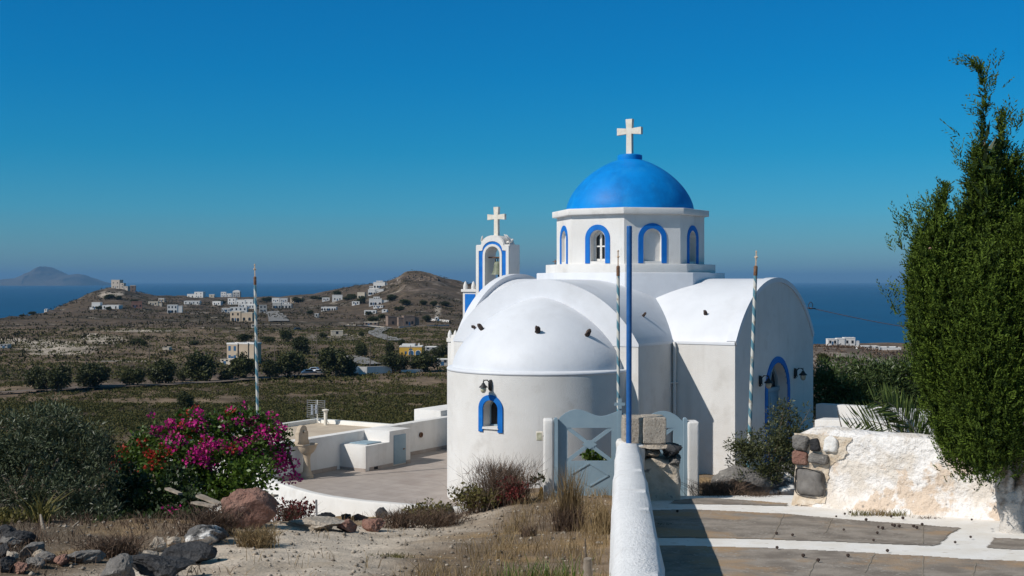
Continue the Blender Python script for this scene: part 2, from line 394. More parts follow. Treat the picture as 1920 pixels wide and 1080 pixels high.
# door
mb = MB(CF); arch_band(mb, smap, DC, DW, .05, DS, .13, .02, ns=24); mb.build('door_trim', M['blue'], church, smooth=30)
dmap = flat_map((XS-.20, 0, 0), (0, 1, 0), (1, 0, 0))
mb = MB(CF); arch_band(mb, dmap, DC, DW-.06, .06, DS, .07, 0, .06, ns=24)
mb.box(XS-.24, XS-.17, DC-DW, DC+DW, 1.90, 1.985)
mb.box(XS-.235, XS-.18, DC-.05, DC+.05, 1.97, 2.13)
for a in (-32, 0, 32):
    mb.tube([(XS-.21, DC, 1.98), (XS-.21, DC+.56*math.sin(R(a)), 1.98+.56*math.cos(R(a)))], .022, 4)
fan = mb.build('fanlight', M['gate'], church, smooth=30)
mb = MB(CF); mb.face([dmap(DC+u, z, .05) for u, z in [(-DW, 1.9)]+[(-DW*math.cos(math.pi*k/16), DS+DW*math.sin(math.pi*k/16)) for k in range(17)]+[(DW, 1.9)]]); mb.build('pane', M['dark'], fan)
for sgn in (-1, 1):
    mb = MB(CF); y0, y1 = sorted((DC+sgn*.012, DC+sgn*(DW-.03)))
    mb.box(XS-.245, XS-.20, y0, y1, .07, 1.895)
    yw = y1-y0
    for za, zb2 in ((.2, .62), (.72, 1.2), (1.3, 1.8)): mb.box(XS-.21, XS-.188, y0+.09, y1-.09, za, zb2)
    leaf = mb.build('door', M['gate'], church, bevel=.006)
    mb = MB(CF); mb.tube([(XS-.2, DC+sgn*.05, 1.0), (XS-.14, DC+sgn*.05, 1.0), (XS-.14, DC+sgn*.13, 1.0)], .01, 6); mb.build('handle', M['black'], leaf)
mb = MB(CF); mb.box(XS-.02, XS+.45, -.85, .9, -.2, .05); mb.build('door_step', M['plaster'], church, bevel=.02)
# drainpipe in the corner between nave and transept
mb = MB(CF); mb.tube([(HN+.06, -HT-.055, -.2), (HN+.06, -HT-.055, 2.96), (HN+.04, -HT-.03, 3.02)], .035, 10); mb.box(HN+.01, HN+.11, -HT-.1, -HT, 2.2, 2.23)
mb.build('drainpipe', M['plaster'], church, smooth=40)
# stone roof spouts, found by looking through the photo at the built vaults
TREE = BVHTree.FromPolygons([tuple(v) for v in bvh_v], bvh_f)
def pix_dir(px, py): return Vector(((px-960)/F, 1, -(py-HY)/F)).normalized()
for k, (px, py) in enumerate(((890, 614), (904, 618), (1008, 623), (1100, 629), (1206, 593), (1323, 590))):
    h, n, _, _ = TREE.ray_cast(Vector((0, 0, EYE)), pix_dir(px, py))
    if h is None: continue
    if n.dot(pix_dir(px, py)) > 0: n = -n
    d = (n+Vector((0, 0, .25))).normalized(); s = (.115 if k in (1, 2, 3) else .085)
    bm = bmesh.new(); bmesh.ops.create_icosphere(bm, subdivisions=2, radius=.5*s)
    r_ = random.Random(k+3)
    for v in bm.verts: v.co *= r_.uniform(.72, 1.15)
    bmesh.ops.transform(bm, matrix=Matrix.Translation(h+d*s*.42) @ d.to_track_quat('Z', 'Y').to_matrix().to_4x4() @ Matrix.Diagonal((1.0, .8, 1.9, 1)), verts=bm.verts)
    me = bpy.data.meshes.new('roof_spout'); bm.to_mesh(me); bm.free(); link_mesh('roof_spout', me, M['spout'], church)

# ---------------------------------------------------------------- bell gable north of the chapel
BX0, BX1, BY0, BY1 = -4.46, -3.49, .47, .94
bx = (BX0+BX1)/2
bell_t = empty('bell_gable', CF @ Vector((bx, .7, 0)), 'white bell gable with blue band, open arch and cream cross, left of the dome', 'bell tower', ROT)
OHW, OZB, OZS = .215, 3.4, 4.885
BSH, BTOP = 5.14, 5.37
def btop(u):
    d = abs(u)/(.34)
    return BSH+.0 if d >= 1 else BSH+(BTOP-BSH)*math.sqrt(max(0, 1-d*d))
mb = MB(CF)
for yf, sg in ((BY0, 1), (BY1, -1)):
    mp = flat_map((bx, yf, 0), (1, 0, 0), (0, -sg, 0))
    hole_panel(mb, mp, -(BX1-BX0)/2, (BX1-BX0)/2, -.2, btop, 0, OHW, OZB, OZS, (BY1-BY0)/2, ns=20, nu=6)
tops = [-(BX1-BX0)/2]+[-.34+.68*k/24 for k in range(25)]+[(BX1-BX0)/2]
for a, b in zip(tops, tops[1:]): mb.face([(bx+a, BY0, btop(a)), (bx+b, BY0, btop(b)), (bx+b, BY1, btop(b)), (bx+a, BY1, btop(a))])
for x in (BX0, BX1): mb.face([(x, BY0, -.2), (x, BY1, -.2), (x, BY1, BSH), (x, BY0, BSH)])
mb.build('tower_wall', M['plaster'], bell_t, smooth=35, recalc=False)
mpf = flat_map((bx, BY0, 0), (1, 0, 0), (0, -1, 0))
# blue panel: outer stepped outline minus the white arch surround
mb = MB(CF); inn = OHW+.065
def blue_out(t):   # outline parameter 0..1 from left foot to right foot
    pts = [(-.395, OZB), (-.395, 4.99), (-.29, 5.0)]+[(-.29*math.cos(math.pi*k/12), 5.0+.225*math.sin(math.pi*k/12)) for k in range(1, 12)]+[(.29, 5.0), (.395, 4.99), (.395, OZB)]
    return pts
O = blue_out(0)
I = [(-inn, OZB), (-inn, 4.86), (-inn*.995, 4.88)]+[(-inn*math.cos(math.pi*k/12), OZS+.01+inn*math.sin(math.pi*k/12)*.93) for k in range(1, 12)]+[(inn*.995, 4.88), (inn, 4.86), (inn, OZB)]
for k in range(len(O)-1):
    mb.face([mpf(*O[k], -.012), mpf(*O[k+1], -.012), mpf(*I[k+1], -.012), mpf(*I[k], -.012)])
    for P in (O, I): mb.face([mpf(*P[k], -.012), mpf(*P[k+1], -.012), mpf(*P[k+1], .01), mpf(*P[k], .01)])
mb.build('blue_band', M['blue'], bell_t)
mb = MB(CF)
for sg in (-1, 1): pass
E = [(-.475, OZB), (-.475, 5.115), (-.33, 5.12)]+[(-.33*math.cos(math.pi*k/12), 5.12+.245*math.sin(math.pi*k/12)) for k in range(1, 12)]+[(.33, 5.12), (.475, 5.115), (.475, OZB)]
for A_, B_ in ((E, O), ([(i[0]*.99, i[1]) for i in I], [(-OHW, OZB), (-OHW, 4.84), (-OHW, 4.86)]+[(-OHW*math.cos(math.pi*k/12), OZS+OHW*math.sin(math.pi*k/12)) for k in range(1, 12)]+[(OHW, 4.86), (OHW, 4.84), (OHW, OZB)])):
    for k in range(len(A_)-1):
        mb.face([mpf(*A_[k], -.026), mpf(*A_[k+1], -.026), mpf(*B_[k+1], -.026), mpf(*B_[k], -.026)])
        for P in (A_, B_): mb.face([mpf(*P[k], -.026), mpf(*P[k+1], -.026), mpf(*P[k+1], .005), mpf(*P[k], .005)])
mb.build('raised_moulding', M['plaster'], bell_t)
mb = MB(CF); cross(mb, bx, (BY0+BY1)/2-.05, BTOP-.02, .72, .50, .115, .09, .66); mb.build('cross', M['stone_cream'], bell_t)
def dove(x, y, z, s, mir):
    mb = MB(CF @ Matrix.Translation((x, y, z)) @ Matrix.Rotation(R(20*mir), 4, 'Z') @ Matrix.Scale(s, 4))
    mb.tube([(-.11*mir, 0, .02), (-.06*mir, 0, .05), (0, 0, .075), (.06*mir, 0, .10), (.085*mir, 0, .13), (.12*mir, 0, .125)], [.012, .032, .042, .034, .024, .004], 8)
    for sd in (-1, 1):
        mb.tube([(0, .03*sd, .09), (-.03*mir, .07*sd, .15), (-.09*mir, .10*sd, .235), (-.12*mir, .11*sd, .26)], [.02, .035, .022, .004], 6)
    mb.tube([(0, 0, -.01), (0, 0, .06)], .014, 6)
    return mb.build('dove', M['plaster'], bell_t, smooth=True)
dove(BX0+.13, BY0+.12, BSH, .85, -1); dove(BX1-.09, BY0+.14, BSH, .95, 1)
# lower wing with a blue panel and pinnacles, then the lowest pier
mb = MB(CF)
mb.box(-4.87, BX0-.001, BY0+.02, BY1-.02, -.2, 4.03); mb.box(-4.90, BX0-.002, BY0-.015, BY1+.01, 3.985, 4.05)
mb.box(-5.34, -4.871, BY0+.04, BY1-.04, -.2, 2.80); mb.box(-5.36, -4.872, BY0+.015, BY1-.015, 2.73, 2.83)
mb.build('wing_wall', M['plaster'], bell_t)
mb = MB(CF); mb.box(-4.80, -4.50, BY0+.005, BY0+.03, 2.6, 3.93); mb.build('blue_panel', M['blue'], bell_t)
def pinn(x, z, h):
    mb = MB(CF); mb.lathe([(.052, 0), (.056, .25*h), (.05, .5*h), (.03, .8*h), (.004, h)], (x, BY0+.09, z), 12); mb.build('pinnacle', M['plaster'], bell_t, smooth=45)
for x in (-4.84, -4.60): pinn(x, 4.05, .2)
for x in (-5.31, -5.14): pinn(x, 2.83, .2)
# bell
bell = empty('bell', CF @ Vector((bx+.05, .62, 4.3)), 'greenish bronze bell hanging in the bell gable arch', 'bell', ROT)
mb = MB(CF @ Matrix.Translation((bx+.05, .62, 4.42)))
mb.lathe([(.005, .31), (.06, .305), (.085, .28), (.095, .2), (.105, .12), (.13, .04), (.155, .0), (.16, -.012), (.14, -.012), (.11, .03), (.01, .25)], n=28, cap=False); mb.build('bell_body', M['bronze'], bell, smooth=60)
mb = MB(CF @ Matrix.Translation((bx+.05, .62, 4.42)))
for a in range(3):
    mb.tube([(.05*math.cos(a*2.1), .05*math.sin(a*2.1), .30), (.065*math.cos(a*2.1), .065*math.sin(a*2.1), .36), (.02*math.cos(a*2.1), .02*math.sin(a*2.1), .41)], .014, 6)
mb.build('crown_loops', M['black'], bell, smooth=True)
mb = MB(CF); mb.tube([(bx-OHW-.02, .62, 4.83), (bx+OHW+.02, .62, 4.83)], .016, 8); mb.build('hanging_bar', M['rust'], bell, smooth=True)
mb = MB(CF); mb.tube([(bx+.05, .62, 4.62), (bx+.09, .60, 4.40), (bx+.11, .59, 4.30)], [.01, .014, .03], 8); mb.build('clapper', M['black'], bell, smooth=True)

# ---------------------------------------------------------------- wall lamps
def lamp(pos, dirv, label, s=1.0, glass='lampglass'):
    """pos on the wall (church frame), dirv outwards (unit, church frame)"""
    d = Vector(dirv); t = Vector((-d.y, d.x, 0)); p = Vector(pos)
    root = empty('wall_lamp', CF @ p, label, 'lamp', ROT)
    mb = MB(CF)
    def q(o, u, z): return p+d*o*s+t*u*s+Vector((0, 0, z*s))
    mb.tube([q(.0, 0, -.09), q(.022, 0, -.09), q(.03, 0, -.05), q(.03, 0, .05), q(.022, 0, .1), q(0, 0, .1)], [.02, .03, .04, .04, .03, .02], 8)
    mb.tube([q(.03, 0, -.02), q(.05, 0, .06), q(.10, 0, .115), (q(.17, 0, .115)), q(.20, 0, .085), q(.20, 0, .04)], .012*s, 8)
    mb.tube([q(.03, 0, -.07), q(.06, 0, -.085), q(.075, 0, -.06), q(.06, 0, -.04)], .008*s, 6)
    mb.tube([q(.20, 0, .08), q(.20, 0, .135)], [.012*s, .004*s], 6)
    mb.build('bracket', M['black'], root, smooth=60)
    mb = MB(CF); c = q(.20, 0, 0)
    mb.lathe([(.014*s, .065*s), (.03*s, .055*s), (.045*s, .02*s), (.085*s, -.015*s), (.09*s, -.03*s), (.06*s, -.02*s), (.01*s, .04*s)], c, 20, cap=False); mb.build('shade', M['black'], root, smooth=50)
    mb = MB(CF); mb.lathe([(.052*s, -.02*s), (.062*s, -.06*s), (.055*s, -.10*s), (.035*s, -.135*s), (.004*s, -.145*s)], c, 18, cap=False); mb.build('globe', M[glass], root, smooth=True)
M['clearglass'] = mat('pale_glass', (.36, .34, .22), (.62, .60, .46), 14, .15, spec=.7)
lamp((XS, -1.02, 2.21), (1, 0, 0), 'black wall lamp with amber globe just left of the arched door')
lamp((XS, 1.06, 2.24), (1, 0, 0), 'black wall lamp with amber globe right of the arched door')
lamp(amap(.02, 2.30, 0), (-.35, -.937, 0), 'black wall lamp over the small blue-framed apse window', .92, 'clearglass')
# ================================================================ GROUND
def P(px, py, d): return Vector(((px-960)/F*d, d, EYE-(py-HY)/F*d))
KX = np.array([-14, -8, -5, -3, -1.2, .6, 4, 8, 14.]); KD = np.array([3, 8, 12, 16, 19.5, 21, 23, 26, 30, 36, 60.])
KZ = np.array([
 [2.2, 1.8, 1.35, .8, -.5, -1.0, -1.6, -2.6, -3.8, -5.5, -11],
 [2.3, 1.95, 1.5, 1.15, .0, -.6, -1.1, -2.0, -3.2, -5.2, -10.5],
 [2.4, 2.0, 1.60, 1.28, .40, .0, -.4, -1.4, -2.6, -4.6, -10],
 [2.45, 2.05, 1.56, 1.20, .50, .25, .0, -.8, -2.0, -4, -9.5],
 [2.5, 2.05, 1.5, 1.05, .6, .40, .1, -.5, -1.5, -3.5, -9],
 [2.5, 2.05, 1.45, 1.1, .84, .69, .45, .2, -.5, -2.5, -8],
 [1.8, 1.5, 1.25, 1.05, .82, .70, .55, .35, .1, -.8, -5],
 [1.8, 1.5, 1.3, 1.07, .85, .85, .8, .6, .3, -.6, -4],
 [1.9, 1.6, 1.4, 1.2, 1.0, .95, .9, .7, .4, -.4, -4]])
def path_z(y): return .90+.063*(19.6-np.asarray(y, float))
WALL_D = np.array([6.5, 8.4, 10.2, 12.5, 15.0, 17.5, 19.5])
WALL_L = np.array([.60, .69, .84, 1.01, 1.22, 1.44, 1.62])
WALL_R = np.array([.93, 1.0, 1.17, 1.36, 1.57, 1.77, 1.93])
def table(x, y):
    x = np.clip(x, KX[0], KX[-1]); y = np.clip(y, KD[0], KD[-1])
    i = np.clip(np.searchsorted(KX, x)-1, 0, len(KX)-2); j = np.clip(np.searchsorted(KD, y)-1, 0, len(KD)-2)
    a = (x-KX[i])/(KX[i+1]-KX[i]); b = (y-KD[j])/(KD[j+1]-KD[j]); a = a*a*(3-2*a)
    return (KZ[i, j]*(1-a)+KZ[i+1, j]*a)*(1-b)+(KZ[i, j+1]*(1-a)+KZ[i+1, j+1]*a)*b
# skyline of the far land: photo column, distance of the crest, photo row of the crest
CR = np.array([(-400, 800, 610), (-200, 850, 604), (0, 890, 598), (50, 950, 592), (85, 1050, 585), (120, 1300, 571), (150, 1450, 558), (180, 1550, 546), (205, 1600, 540), (230, 1600, 542),
  (260, 1620, 549), (290, 1700, 554), (400, 1900, 557), (520, 1900, 557), (590, 1800, 551), (640, 1700, 541), (690, 1600, 533), (730, 1480, 527), (748, 1450, 523), (757, 1440, 517), (790, 1430, 516),
  (820, 1440, 520), (850, 1450, 528), (880, 1460, 536), (950, 1500, 545), (1100, 1500, 560), (1300, 1300, 590), (1500, 1000, 630), (1800, 900, 650), (2400, 900, 650.)])
RD = np.array([40, 70, 110, 150, 190, 260, 380, 520, 700, 820, 1000, 1300.]); RZ = np.array([-1.4, -3.2, -3.4, -3.3, -6, -14, -21, -26, -30, -40, -60, -90.])
def far_z(x, y):
    d = np.maximum(y, 1.0); px = 960+F*x/d
    dc = np.interp(px, CR[:, 0], CR[:, 1]); yc = np.interp(px, CR[:, 0], CR[:, 2]); zc = EYE-(yc-HY)/F*dc
    t = np.clip((d-28)/165, 0, 1); near = -1-21*(1-(1-t)**1.7)
    k = sstep(.5, 1.0, d/dc)
    z = near*(1-k)+zc*k
    hill = sstep(640, 800, px)*(1-sstep(1000, 1200, px))
    z = z+hill*7*fbm(x/38., y/38., 5, 5)*sstep(.7, .95, d/dc)
    z = z+1.5*fbm(x/120., y/120., 3, 9)*sstep(300, 600, d)*(1-sstep(.8, 1, d/dc))
    z = np.where(d > dc, zc-(d-dc)*.32+hill*7*fbm(x/38., y/38., 5, 5), z)
    zr = np.interp(d, RD, RZ)+sstep(60, 140, d)*(1-sstep(200, 400, d))*2.0*fbm(x/22., y/22., 4, 3)-sstep(1560, 1760, px)*1.6*sstep(60, 120, d)*(1-sstep(200, 380, d))
    wr = sstep(1150, 1450, px)
    z = z*(1-wr)+zr*wr
    return np.maximum(z, -95)
def ground_z(x, y, detail=True):
    x = np.asarray(x, float); y = np.asarray(y, float)
    k = sstep(36, 62, y)
    z = table(x, y)*(1-k)+far_z(x, np.maximum(y, 20))*k
    z = z+sstep(60, 90, y)*.012*np.maximum(y, 1)**.72*fbm(x/24., y/24., 4, 8)
    if detail:
        z = z+(.10*fbm(x/1.7, y/1.7, 4, 2)+.025*fbm(x/.22, y/.22, 3, 4))*(1-sstep(20, 60, y))
        wl = np.interp(y, WALL_D, WALL_R)
        z = np.where((x > wl-.12) & (y < 19.4), np.minimum(z, path_z(y)-.09), z)
        z = np.where((x > 1.7) & (x < 5.2) & (y >= 19.3) & (y < 20.4), np.minimum(z, path_z(y)-.05), z)
    return z
def gz(x, y): return float(ground_z(np.array([x]), np.array([y]))[0])
def hit(px, py, d0=60., d1=2600.):
    ds = np.exp(np.linspace(math.log(d0), math.log(d1), 900)); x = (px-960)/F*ds; zr = EYE-(py-HY)/F*ds
    g = ground_z(x, ds, False); b = np.nonzero(g >= zr)[0]
    d = ds[b[0]] if len(b) else ds[-1]
    x = (px-960)/F*d
    return float(x), float(d), gz(x, d)

def grid_mesh(X, Y, Z, tint=None):
    n, m = X.shape; co = np.stack([X, Y, Z], -1).reshape(-1, 3)
    i = np.arange(n*m).reshape(n, m)
    f = np.stack([i[:-1, :-1], i[1:, :-1], i[1:, 1:], i[:-1, 1:]], -1).reshape(-1, 4)
    return np_mesh('grid', co, f, {'tint': tint.reshape(-1, 3)} if tint is not None else None)
def ground_mat(name, s1, s2, bump, bs, lo=.55, amp=.5, speck=None):
    m = mat(name, (.1, .1, .1), None, 1, .95, bump, bs, .1, world=True, bdist=.03)
    n = m.node_tree.nodes; L = m.node_tree.links; b = n['Principled BSDF']
    at = n.new('ShaderNodeAttribute'); at.attribute_name = 'tint'
    geo = n.new('ShaderNodeNewGeometry')
    v = at.outputs['Color']
    for s, lo_, hi_, dk in ((s1, .3, .7, lo), (s2, .35, .65, lo+.15)):
        t = n.new('ShaderNodeTexNoise'); t.inputs['Scale'].default_value = s; t.inputs['Detail'].default_value = 8; t.inputs['Roughness'].default_value = .7; L.new(geo.outputs['Position'], t.inputs['Vector'])
        r = n.new('ShaderNodeMapRange'); r.inputs['From Min'].default_value = lo_; r.inputs['From Max'].default_value = hi_; r.inputs['To Min'].default_value = dk; r.inputs['To Max'].default_value = 2-dk
        L.new(t.outputs['Fac'], r.inputs['Value'])
        mx = n.new('ShaderNodeVectorMath'); mx.operation = 'SCALE'; L.new(v, mx.inputs[0]); L.new(r.outputs[0], mx.inputs['Scale']); v = mx.outputs[0]
    if speck:
        t = n.new('ShaderNodeTexVoronoi'); t.inputs['Scale'].default_value = speck[0]; L.new(geo.outputs['Position'], t.inputs['Vector'])
        r = n.new('ShaderNodeMapRange'); r.inputs['From Min'].default_value = speck[1]; r.inputs['From Max'].default_value = speck[1]*.6; L.new(t.outputs['Distance'], r.inputs['Value'])
        x = n.new('ShaderNodeMix'); x.data_type = 'RGBA'; x.inputs[7].default_value = (*speck[2], 1); L.new(r.outputs[0], x.inputs[0]); L.new(v, x.inputs[6]); v = x.outputs[2]
    L.new(v, b.inputs['Base Color'])
    return m
M['dirt'] = ground_mat('dirt', 1.1, 9., .7, 30, .7, speck=(16, .16, (.34, .31, .27)))
M['land'] = ground_mat('dry_land', .06, .3, .5, 1.2, .48, speck=(.30, .13, (.20, .16, .12)))
def L3(*c): return np.array(c)
def land_tint(X, Y):
    d = np.maximum(Y, 1); px = 960+F*X/d; py = HY+F*(EYE-ground_z(X, Y, False))/d
    field = L3(.15, .108, .072); hill = L3(.088, .064, .042); scrub = L3(.040, .032, .018); pale = L3(.38, .32, .255); road = L3(.13, .095, .07)
    n1 = fbm(X/70., Y/40., 5, 21); n2 = fbm(X/25., Y/16., 4, 33)
    t = field[None, None]*np.ones(X.shape+(1,))
    def mixin(t, c, k): return t*(1-k[..., None])+c[None, None]*k[..., None]
    t = mixin(t, hill, sstep(620, 800, d))
    t = mixin(t, scrub, sstep(.0, .35, n1)*.8)
    t = mixin(t, L3(.105, .075, .055), sstep(.1, .4, fbm(X/90., Y/30., 3, 51))*.6*sstep(300, 500, d))
    def blob(cx, cy, rx, ry, k0=.6): return sstep(1.15, k0, np.sqrt(((px-cx)/rx)**2+((py-cy)/ry)**2)+.35*n2)
    for b in ((110, 652, 75, 13), (195, 636, 42, 10), (75, 650, 30, 14), (170, 628, 22, 4), (200, 553, 16, 6), (222, 551, 12, 4), (20, 640, 40, 6), (630, 630, 70, 5), (240, 677, 60, 2.0), (270, 620, 80, 2.5), (820, 585, 6, 14)): t = mixin(t, pale, blob(*b)*.95)
    t = mixin(t, L3(.15, .125, .10), blob(615, 634, 60, 9, .9)*.9)
    t = mixin(t, road, sstep(.35, .5, 1-np.abs(d-(335+.12*(px-300)))/14)*(px < 640))
    t = mixin(t, pale, sstep(.25, .5, fbm(X/9., Y/7., 4, 61))*sstep(.0, .3, n1+.1)*.55*sstep(600, 700, d))
    t = mixin(t, L3(.24, .19, .15), sstep(.12, .38, fbm(X/9.+Y/30., Y/26., 4, 67))*.6*sstep(640, 740, px)*(1-sstep(1000, 1100, px))*sstep(1000, 1200, d))
    rr = sstep(1400, 1500, px)*(d < 300)*(d > 50)
    t = mixin(t, L3(.14, .11, .088), rr*.9); t = mixin(t, L3(.30, .26, .215), rr*sstep(.0, .35, fbm(X/6., Y/6., 4, 71))*.9)
    return t
# far land: polar sheet
az = np.radians(np.concatenate([np.arange(-62, -27, .5), np.arange(-27, 0, .12), np.arange(0, 27, .25), np.arange(27, 62, .5)]))
dd = np.exp(np.linspace(math.log(31), math.log(2400), 520))
A_, D_ = np.meshgrid(az, dd, indexing='ij'); X, Y = D_*np.tan(np.clip(A_, -1.2, 1.2)), D_.copy()
Z = ground_z(X, Y, False)-(Y < 38)*.12
link_mesh('hillside_terrain', grid_mesh(X, Y, Z, land_tint(X, Y)), M['land'], origin=(0, 0, 0), smooth=True)['kind'] = 'structure'
# near ground
gx = np.arange(-17, 15.01, .085); gy = np.arange(2, 34.01, .085); X, Y = np.meshgrid(gx, gy, indexing='ij'); Z = ground_z(X, Y)
px = 960+F*X/Y
soil = L3(.19, .14, .095)[None, None]*np.ones(X.shape+(1,))
def mx(t, c, k): return t*(1-k[..., None])+c[None, None]*k[..., None]
track = sstep(.75, .3, np.abs((X-(-2.2+.16*(Y-14)))/2.1)+.25*fbm(X/1.3, Y/1.3, 3, 41))*sstep(9, 11, Y)*sstep(22.5, 20.5, Y)
soil = mx(soil, L3(.53, .45, .36), track*.95)
soil = mx(soil, L3(.30, .20, .10), sstep(.0, .45, fbm(X/.9, Y/.9, 4, 43))*.7*(1-track*.7))
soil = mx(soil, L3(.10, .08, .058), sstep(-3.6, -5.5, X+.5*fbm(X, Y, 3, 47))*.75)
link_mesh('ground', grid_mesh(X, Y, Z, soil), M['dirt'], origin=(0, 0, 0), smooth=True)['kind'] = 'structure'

# ---------------------------------------------------------------- sea, island, haze
M['sea'] = mat('sea_water', (.0003, .024, .068), (.0008, .044, .108), .0022, .38, .55, .06, .25, world=True, bdist=1.5)
SEA = -72.0
n = 180; rr_ = [30., 900., 4000., 15000., 60000.]
co = [(r*math.cos(2*math.pi*k/n), r*math.sin(2*math.pi*k/n), SEA) for r in rr_ for k in range(n)]
fc = [(a*n+k, a*n+(k+1) % n, (a+1)*n+(k+1) % n, (a+1)*n+k) for a in range(len(rr_)-1) for k in range(n)]
link_mesh('sea', np_mesh('sea', np.array(co), np.array(fc)), M['sea'], origin=(0, 0, SEA))['kind'] = 'structure'
ISL = np.array([(-260, 536), (-140, 529), (-60, 527), (0, 526.5), (25, 524), (42, 525), (52, 518), (62, 511), (68, 508.5), (76, 504), (84, 501), (91, 503), (100, 507.5), (112, 514), (126, 518), (145, 515.5), (156, 517), (166, 523), (178, 531), (186, 538), (200, 540)], float)
DI = 22000.
ix = np.linspace(-260, 200, 260); iy = np.linspace(-1, 1, 50); PX, V_ = np.meshgrid(ix, iy, indexing='ij')
top = (537.5-np.interp(PX, ISL[:, 0], ISL[:, 1]))/F*DI
X = (PX-960)/F*DI+250*V_*fbm(PX/40, V_*2, 3, 3); Y = DI+V_*1400
Z = SEA-8+(top+8)*np.clip(1-np.abs(V_)**1.3, 0, 1)*(1+.2*fbm(PX/14., V_*6, 4, 6)*np.minimum(1, np.abs(V_)*4))
link_mesh('distant_island', grid_mesh(X, Y, Z, L3(.10, .085, .07)[None, None]*np.ones(X.shape+(1,))), M['land'], smooth=True)['kind'] = 'structure'
hz = bpy.data.materials.new('haze'); hz.use_nodes = True; hn = hz.node_tree; hn.nodes.clear()
ho = hn.nodes.new('ShaderNodeOutputMaterial'); hv = hn.nodes.new('ShaderNodeVolumePrincipled')
hv.inputs['Color'].default_value = (.21, .45, .74, 1); hv.inputs['Density'].default_value = 4.2e-5; hv.inputs['Anisotropy'].default_value = .0
hn.links.new(hv.outputs[0], ho.inputs['Volume'])
MB().box(-62000, 62000, -62000, 62000, -97, 330).build('haze', hz, origin=(0, 0, -97))['kind'] = 'stuff'

# ================================================================ TERRACE left of the chapel
M['tile'] = mat('terrace_tile', (.33, .28, .245), (.39, .335, .295), 3, .6, .1, 30, .3, c3=(.30, .245, .21), s3=.8)
nt_ = M['tile'].node_tree; bk = nt_.nodes.new('ShaderNodeTexBrick'); tcx = nt_.nodes.new('ShaderNodeTexCoord')
bk.inputs['Scale'].default_value = 1; bk.inputs['Brick Width'].default_value = .33; bk.inputs['Row Height'].default_value = .33; bk.inputs['Mortar Size'].default_value = .006; bk.offset = 0
bk.inputs['Color1'].default_value = (1, 1, 1, 1); bk.inputs['Color2'].default_value = (.93, .93, .93, 1); bk.inputs['Mortar'].default_value = (.72, .7, .68, 1)
nt_.links.new(tcx.outputs['Object'], bk.inputs['Vector'])
pb = nt_.nodes['Principled BSDF']; src = pb.inputs['Base Color'].links[0].from_socket
mm = nt_.nodes.new('ShaderNodeMix'); mm.data_type = 'RGBA'; mm.blend_type = 'MULTIPLY'; mm.inputs[0].default_value = 1
nt_.links.new(src, mm.inputs[6]); nt_.links.new(bk.outputs['Color'], mm.inputs[7]); nt_.links.new(mm.outputs[2], pb.inputs['Base Color'])
CFi = CF.inverted()
def wl(px, py, z):     # world point at height z seen at a photo pixel
    d = (EYE-z)*F/(py-HY); return Vector(((px-960)/F*d, d, z))
rim_px = [(480, 876), (492, 884), (500, 891), (530, 904), (560, 914), (590, 922.5), (627, 930), (687, 938), (763, 944.5), (850, 950), (930, 950)]
rimp = [wl(a, b, .27) for a, b in rim_px]+[Vector((.55, 21.35, .27))]
fl = [CFi @ Vector((p.x, p.y, 0)) for p in rimp]
poly = [(-5.70, 6.5), (-5.70, fl[0].y)]+[(p.x+.03, p.y+.03) for p in fl]+[(0, -2.0), (0, 6.5)]
ter = MB(CF); ter.prism(poly, 'z', -.4, 0); o = ter.build('terrace', M['tile'], origin=(CX, CY, 0)); o['kind'] = 'structure'
o.data.transform(Matrix.Rotation(-ROT, 4, 'Z')); o.rotation_euler = (0, 0, ROT)
# curved retaining wall
mb = MB(); ring = []
for k, p in enumerate(rimp):
    t = (rimp[min(k+1, len(rimp)-1)]-rimp[max(k-1, 0)]); t.z = 0; t.normalize(); nrm = Vector((t.y, -t.x, 0))
    if nrm.y > 0: nrm = -nrm
    z1 = .27
    ring.append([mb.V(p+Vector((0, 0, -.29))), mb.V(p), mb.V(p+nrm*.03+Vector((0, 0, .012))), mb.V(p+nrm*.15+Vector((0, 0, .008))), mb.V(p+nrm*.175+Vector((0, 0, -.03))), mb.V(p+nrm*.2+Vector((0, 0, -1.2)))])
for a, b in zip(ring, ring[1:]):
    for j in range(5): mb.f.append([a[j], a[j+1], b[j+1], b[j]])
tag(mb.build('curved_wall', M['plaster'], smooth=40), 'low white curved parapet wall sweeping round the front of the tiled terrace', 'wall')
# straight terrace wall with cistern block
tw = empty('terrace_wall', CF @ Vector((-5.75, 0, 0)), 'straight white terrace wall running back from the stone fountain beside the beige flat roof', 'wall', ROT)
MB(CF).box(-5.88, -5.63, -5.6, 7.0, -1.5, .79).build('wall', M['plaster'], tw, bevel=.02)
for bx_ in ((-5.632, -5.615, -5.5, -3.45, 0, .085), (-5.632, -5.615, -1.655, 6.9, 0, .085)): MB(CF).box(*bx_).build('skirting', M['tile'], tw)
cis = empty('cistern', CF @ Vector((-5.25, -2.5, 0)), 'stepped white cistern block with grey lid and small blue-grey door', 'cistern', ROT)
MB(CF).prism([(-3.33, 0), (-3.33, .565), (-2.46, .565), (-2.46, .81), (-1.66, .81), (-1.66, 0)], 'x', -5.628, -4.89).build('cistern_body', M['plaster'], cis, bevel=.012)
MB(CF).box(-5.5, -5.0, -3.15, -2.62, .567, .59).build('lid', M['gate'], cis, bevel=.006)
MB(CF).box(-4.895, -4.87, -2.31, -1.86, .03, .70).build('door', M['gate'], cis, bevel=.004)
mb = MB(CF); mb.tube([(-4.87, -1.95, .36), (-4.84, -1.95, .36), (-4.84, -2.0, .36)], .012, 6); mb.build('handle', M['rust'], cis)
